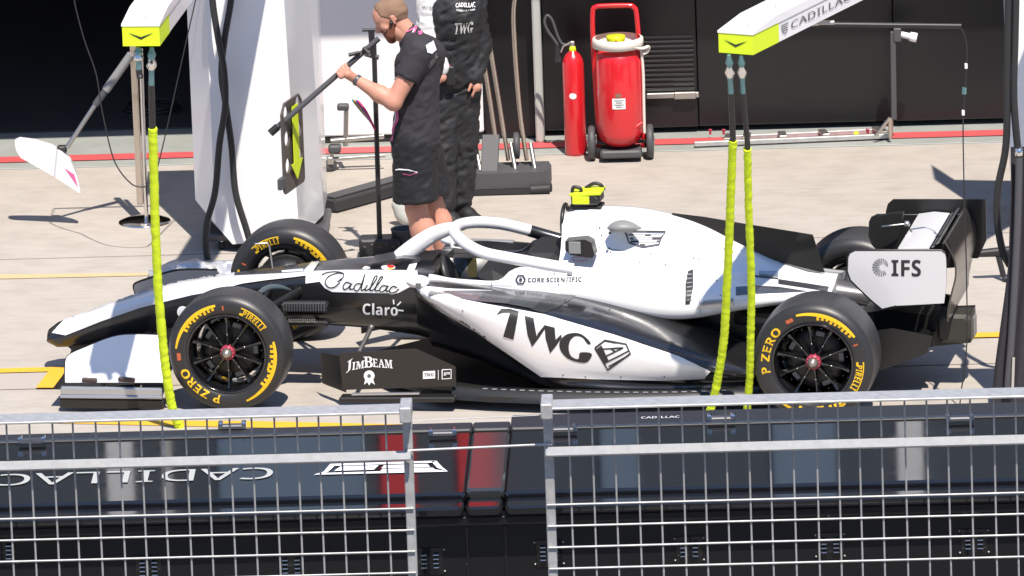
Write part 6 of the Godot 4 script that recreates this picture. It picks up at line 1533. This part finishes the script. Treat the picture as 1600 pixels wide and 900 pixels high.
	st = mb(); tube(st, [Vector3(-0.1, 0.0, 0), Vector3(0.12, 0.001, 0)], 0.0165, 10); obj("sleeve", st, M.steel, e)
	var wp := []
	for p in [[1502, 44], [1509, 62], [1511, 85], [1509, 125], [1507, 150], [1505, 190], [1505, 225], [1507, 320], [1510, 420], [1511, 520], [1508, 570], [1502, 610], [1499, 643]]: wp.append(atz(p[0], p[1], zw) - eo)
	st = mb(); tube(st, smooth_path(wp, 4), 0.0042, 6); obj("cable", st, M.rubber, e)
	for p in [[1509.5, 103], [1505, 176]]:
		st = mb(); tube(st, [atz(p[0], p[1] - 4, zw) - eo, atz(p[0], p[1] + 4, zw) - eo], 0.009, 8); obj("sheath", st, M.text_white, e)
	st = mb(); tube(st, [atz(1507, 137, zw) - eo, atz(1506.5, 147, zw) - eo], 0.013, 8); obj("connector", st, M.teal_fitting, e)
	# ---------- chrome stand with paddle arm
	b_ = at(226, 347); zz = b_.z
	e = thing("chrome_stand", "chrome post stand on a round base holding a white paddle on a slanted arm", "stand", b_)
	st = mb(); lathe(st, [[0.0, 0.03], [0.05, 0.03], [0.12, 0.022], [0.16, 0.01], [0.168, 0.0], [0.0, 0.0]], Vector3.ZERO, Vector3.UP, 40); obj("base", st, M.chrome, e)
	st = mb(); box(st, Vector3(LL(212, 200).x, LL(212, 200).y, 0.0) * Vector3(0.75, 1, 1) + Vector3(0, 0.05, 0), Vector3(0.04, 1.08, 0.04), 0.006, Basis(Vector3.BACK, 0.0)); obj("post", st, M.brass_tube, e)
	st = mb(); tube(st, [Vector3(0.012, 0.02, 0.01), Vector3(LL(224, 76).x * 0.5 + 0.004, 1.12, 0.01)], 0.014, 10); obj("post", st, M.chrome, e)
	var arm := [LL(206, 82) + Vector3(0, 0, 0.05), LL(166, 138) + Vector3(0, 0, 0.06), LL(150, 160) + Vector3(0, 0, 0.06), LL(106, 226) + Vector3(0, 0, 0.08)]
	st = mb(); tube(st, [arm[0], arm[1]], 0.027, 12); obj("arm", st, M.grey_pod, e)
	st = mb(); tube(st, [arm[1], arm[2]], 0.022, 12); obj("arm", st, M.dark_grey, e)
	st = mb(); tube(st, [arm[2], arm[3]], 0.015, 12); obj("arm", st, M.steel, e)
	st = mb(); box(st, LL(98, 230) + Vector3(0, 0, 0.06), Vector3(0.06, 0.05, 0.06), 0.01); obj("clamp", st, M.black_plastic, e)
	# paddle: lens shaped board with thickness
	st = mb(); var po := []
	for p in [[25, 214], [32, 211], [55, 214], [82, 222], [100, 232], [112, 244], [122, 268], [128, 296], [112, 286], [84, 268], [52, 250], [34, 240], [27, 228]]: var v: Vector3 = LL(p[0], p[1]); po.append(Vector2(v.x, v.y))
	prism(st, pv(po), 0.06, Transform3D(Basis.IDENTITY, Vector3(0, 0, 0.08))); var pd := obj("paddle", st, M.white_paint, e)
	st = mb(); st.set_smooth_group(-1)
	for p in poly_tris([[103, 256], [118, 266], [124, 286]]): var v: Vector3 = LL(p.x, p.y); st.add_vertex(Vector3(v.x, v.y, 0.113))
	obj("pink_flash", st, M.pink, pd)
	# ---------- cable arm and hanging wire of the left tower
	var zl := -3.56
	var c0 := atz(132, -195, zl)
	e = thing("sensor_arm", "thin cable hanging in a loop from an arm beside the chrome stand", "cable arm", c0)
	st = mb(); tube(st, [Vector3.ZERO, atz(360, -203, zl) - c0], 0.012, 8); obj("arm", st, M.black_plastic, e)
	wp = [Vector3.ZERO]
	for p in [[114, -40], [116, 0], [131, 60], [150, 115], [158, 165], [172, 230], [184, 262], [205, 287], [222, 292], [238, 286], [246, 262], [262, 195], [292, 60], [320, -60], [345, -150], [352, -200]]: wp.append(atz(p[0], p[1], zl) - c0)
	st = mb(); tube(st, smooth_path(wp, 5), 0.0045, 6); obj("cable", st, M.rubber, e)
	# ---------- two thick black cables in front of the white tower
	for q in [["thick black cable hanging down the white tower front, curling under to the ground", [[331, -60], [332, 0], [341, 60], [350, 110], [352, 165], [343, 225], [336, 300], [323, 350], [322, 390], [330, 428]], -3.45], ["thick black cable hanging down the white tower front and running behind the far front tyre", [[366, -60], [361, 0], [351, 60], [346, 115], [353, 165], [362, 230], [368, 300], [384, 355], [396, 395]], -3.5]]:
		var pp := []
		var l0 := atz(q[1][-1][0], q[1][-1][1], q[2])
		for p in q[1]: pp.append(atz(p[0], p[1], q[2]) - l0)
		e = thing("power_cable", q[0], "cable", l0, 0, "cables on the left tower")
		st = mb(); tube(st, smooth_path(pp, 6), 0.021, 10); obj("cable", st, M.rubber, e)
		st = mb(); tube(st, [pp[-1], pp[-1] + Vector3(0.01, -0.05, 0)], 0.026, 10); obj("plug", st, M.black_plastic, e)
	# ---------- foil bag
	b_ = at(310, 448); zz = b_.z
	e = thing("foil_bag", "crumpled silver foil bag with black piping on the ground behind the nose", "bag", b_)
	var nn := FastNoiseLite.new(); nn.seed = 5; nn.frequency = 6.0; nn.fractal_octaves = 3
	var rows := []
	for i in 21:
		var row := []
		for j in 28:
			var u := i / 20.0; var a := -TAU * j / 28
			var rx := 0.30; var prof := pow(sin(PI * clampf(u, 0.03, 0.97)), 0.4)
			var p := Vector3(lerpf(-rx, rx, u), 0.085 + sin(a) * 0.085 * prof, cos(a) * 0.14 * prof)
			p += Vector3(0, 1, 0) * nn.get_noise_3dv(p * 0.6) * 0.05 + Vector3(0, 0, 1) * nn.get_noise_3dv(p * 0.6 + Vector3(9, 0, 0)) * 0.05
			p.y = maxf(p.y, 0.004); row.append(p)
		rows.append(row)
	st = mb(); loft(st, rows, true, true, false); obj("bag", st, M.foil, e)
	for k in [2, 12]:
		var pp := []
		for i in 21: pp.append(rows[i][k] + Vector3(0, 0.004, 0))
		st = mb(); tube(st, smooth_path(pp, 2), 0.007, 6); obj("piping", st, M.black_plastic, e)
	# ---------- grey bag hanging behind the man's leg
	b_ = at(630, 352); zz = b_.z
	e = thing("rag_bundle", "crumpled grey rag bundle behind the bare legs", "rag", b_)
	st = mb(); nets(st, [[Vector3(0, 0.07, 0), Vector3(0.02, 0.16, 0), 0.05, 0.04], [Vector3(-0.03, 0.13, 0), Vector3(0.03, 0.05, 0.02), 0.04, 0.05]], 0.014, 0.03); obj("rag", st, M.jamb, e)
	st = mb(); tube(st, [Vector3(0.0, 0.16, 0), Vector3(0.03, 0.20, 0)], 0.014, 8); obj("knot", st, M.jamb, e)
	# ---------- bucket
	b_ = at(634, 398); zz = b_.z
	e = thing("bucket", "small dark grey bucket on the ground behind the halo", "bucket", b_)
	st = mb(); lathe(st, [[0.0, 0.0], [0.07, 0.0], [0.085, 0.16], [0.09, 0.165], [0.085, 0.17], [0.08, 0.16], [0.066, 0.01], [0.0, 0.01]], Vector3.ZERO, Vector3.UP, 24); obj("pail", st, M.dark_grey, e)
	st = mb(); tube(st, arc_pts(Vector2(0, 0.16), 0.087, 10, 170, 10).map(func(p): return Vector3(p.x, 0.165 + (p.y - 0.16) * 0.35, 0.03)), 0.004, 6); obj("bail", st, M.steel, e)
	# ---------- black curtain clad post on the right
	b_ = at(1590, 640)
	e = thing("clad_post", "tall black fabric clad post with hoses beside the rear wing", "post", b_)
	var zc := b_.z
	var rg := RandomNumberGenerator.new(); rg.seed = 11
	var left := [[1580, 236], [1580, 300], [1578, 360], [1576, 420], [1566, 500], [1555, 580], [1550, 640]]
	rows = []
	for p in smooth_path(left.map(func(q): return Vector2(q[0], q[1])), 3):
		var v := atz(p.x, p.y, zc) - b_
		var row := []
		for j in 15:
			var t := j / 14.0
			row.append(Vector3(v.x + t * 0.30, maxf(v.y, 0.0), 0.02 * sin(t * 17 + v.y * 1.7) + 0.012 * sin(t * 31 - v.y * 3.0) + 0.05 * sin(t * PI)))
		rows.append(row)
	st = mb(); loft(st, rows, false, false)
	var back := rows.map(func(r): return r.map(func(p): return Vector3(p.x, p.y, -0.10)))
	loft(st, back, false, false)
	var l1 := rows.map(func(r): return r[0]); var l2 := back.map(func(r): return r[0]); loft(st, [l1, l2], false, false)
	obj("cladding", st, M.cloth_black, e)
	st = mb(); var tp := []
	for p in [[1592, 240], [1590, 330], [1586, 420], [1580, 520], [1574, 600]]: tp.append(atz(p[0], p[1], zc) - b_ + Vector3(0, 0, 0.08))
	tube(st, smooth_path(tp, 4), 0.022, 10); obj("pipe", st, M.dark_grey, e)
	st = mb(); tube(st, [atz(1583, 550, zc) - b_ + Vector3(0, 0, 0.11), atz(1581, 600, zc) - b_ + Vector3(0, 0, 0.11)], 0.010, 8); obj("shackle", st, M.chrome, e)
	st = mb(); lathe(st, [[0.0, 0.02], [0.024, 0.018], [0.026, -0.02], [0.0, -0.02]], tp[0] + Vector3(0, 0.03, 0), Vector3.UP, 14); obj("coupling", st, M.chrome, e)
	for q in [[[1580, -40], [1576, 0], [1574, 120], [1572, 225], [1560, 290], [1558, 340], [1566, 390], [1578, 415]], [[1588, -40], [1586, 60], [1584, 150], [1590, 230], [1596, 280], [1606, 300]]]:
		var pp := []
		for p in q: pp.append(atz(p[0], p[1], zc - 0.3) - b_)
		st = mb(); tube(st, smooth_path(pp, 5), 0.021, 8); obj("cable", st, M.rubber, e)
	# wheel gun lying between post and wing
	b_ = at(1555, 438)
	e = thing("wheel_gun", "black wheel gun and hose on the ground beyond the rear wing", "wheel gun", b_)
	st = mb(); tube(st, [Vector3(-0.10, 0.17, 0), Vector3(0.12, 0.18, 0)], [0.024, 0.034], 12); obj("barrel", st, M.black_plastic, e)
	st = mb(); tube(st, [Vector3(0.02, 0.16, 0), Vector3(0.05, 0.03, 0.02)], 0.018, 10); obj("grip", st, M.black_plastic, e)
	st = mb(); tube(st, smooth_path([Vector3(0.05, 0.03, 0.02), Vector3(0.06, 0.014, 0.05), Vector3(0.12, 0.014, 0.08), Vector3(0.22, 0.014, 0.04), Vector3(0.34, 0.014, 0.0)], 6), 0.012, 8); obj("hose", st, M.rubber, e)

func _ready():
	setup_basis()
	var cam := Camera3D.new(); cam.name = "camera"; add_child(cam)
	cam.transform = Transform3D(cb, cam_pos); cam.fov = rad_to_deg(2.0 * atan(450.0 / FPX)); cam.near = 1.0; cam.far = 600.0; cam.current = true
	var env := Environment.new(); env.background_mode = Environment.BG_SKY
	var sk := ProceduralSkyMaterial.new(); sk.sky_top_color = Color(0.40, 0.52, 0.72); sk.sky_horizon_color = Color(0.72, 0.78, 0.85); sk.sky_curve = 0.12
	sk.ground_bottom_color = Color(0.35, 0.33, 0.3); sk.ground_horizon_color = Color(0.6, 0.6, 0.6); sk.sun_angle_max = 1.0
	var sky := Sky.new(); sky.sky_material = sk; env.sky = sky
	env.tonemap_mode = Environment.TONE_MAPPER_LINEAR; env.tonemap_exposure = 1.47
	env.sdfgi_enabled = true; env.ssao_enabled = true; env.ssil_enabled = true
	var we := WorldEnvironment.new(); we.name = "environment"; we.environment = env; add_child(we)
	var sun := DirectionalLight3D.new(); sun.name = "sun"; add_child(sun)
	sun.light_energy = 1.5; sun.light_color = Color(1.0, 0.965, 0.92); sun.light_angular_distance = 0.53; sun.shadow_enabled = true
	sun.look_at_from_position(Vector3(0, 20, 0), Vector3(0, 20, 0) + SUN, Vector3.FORWARD)
	make_materials()
	build_ground()
	build_garage()
	build_pit_wall()
	build_towers()
	make_car()
	build_people()
	build_props()
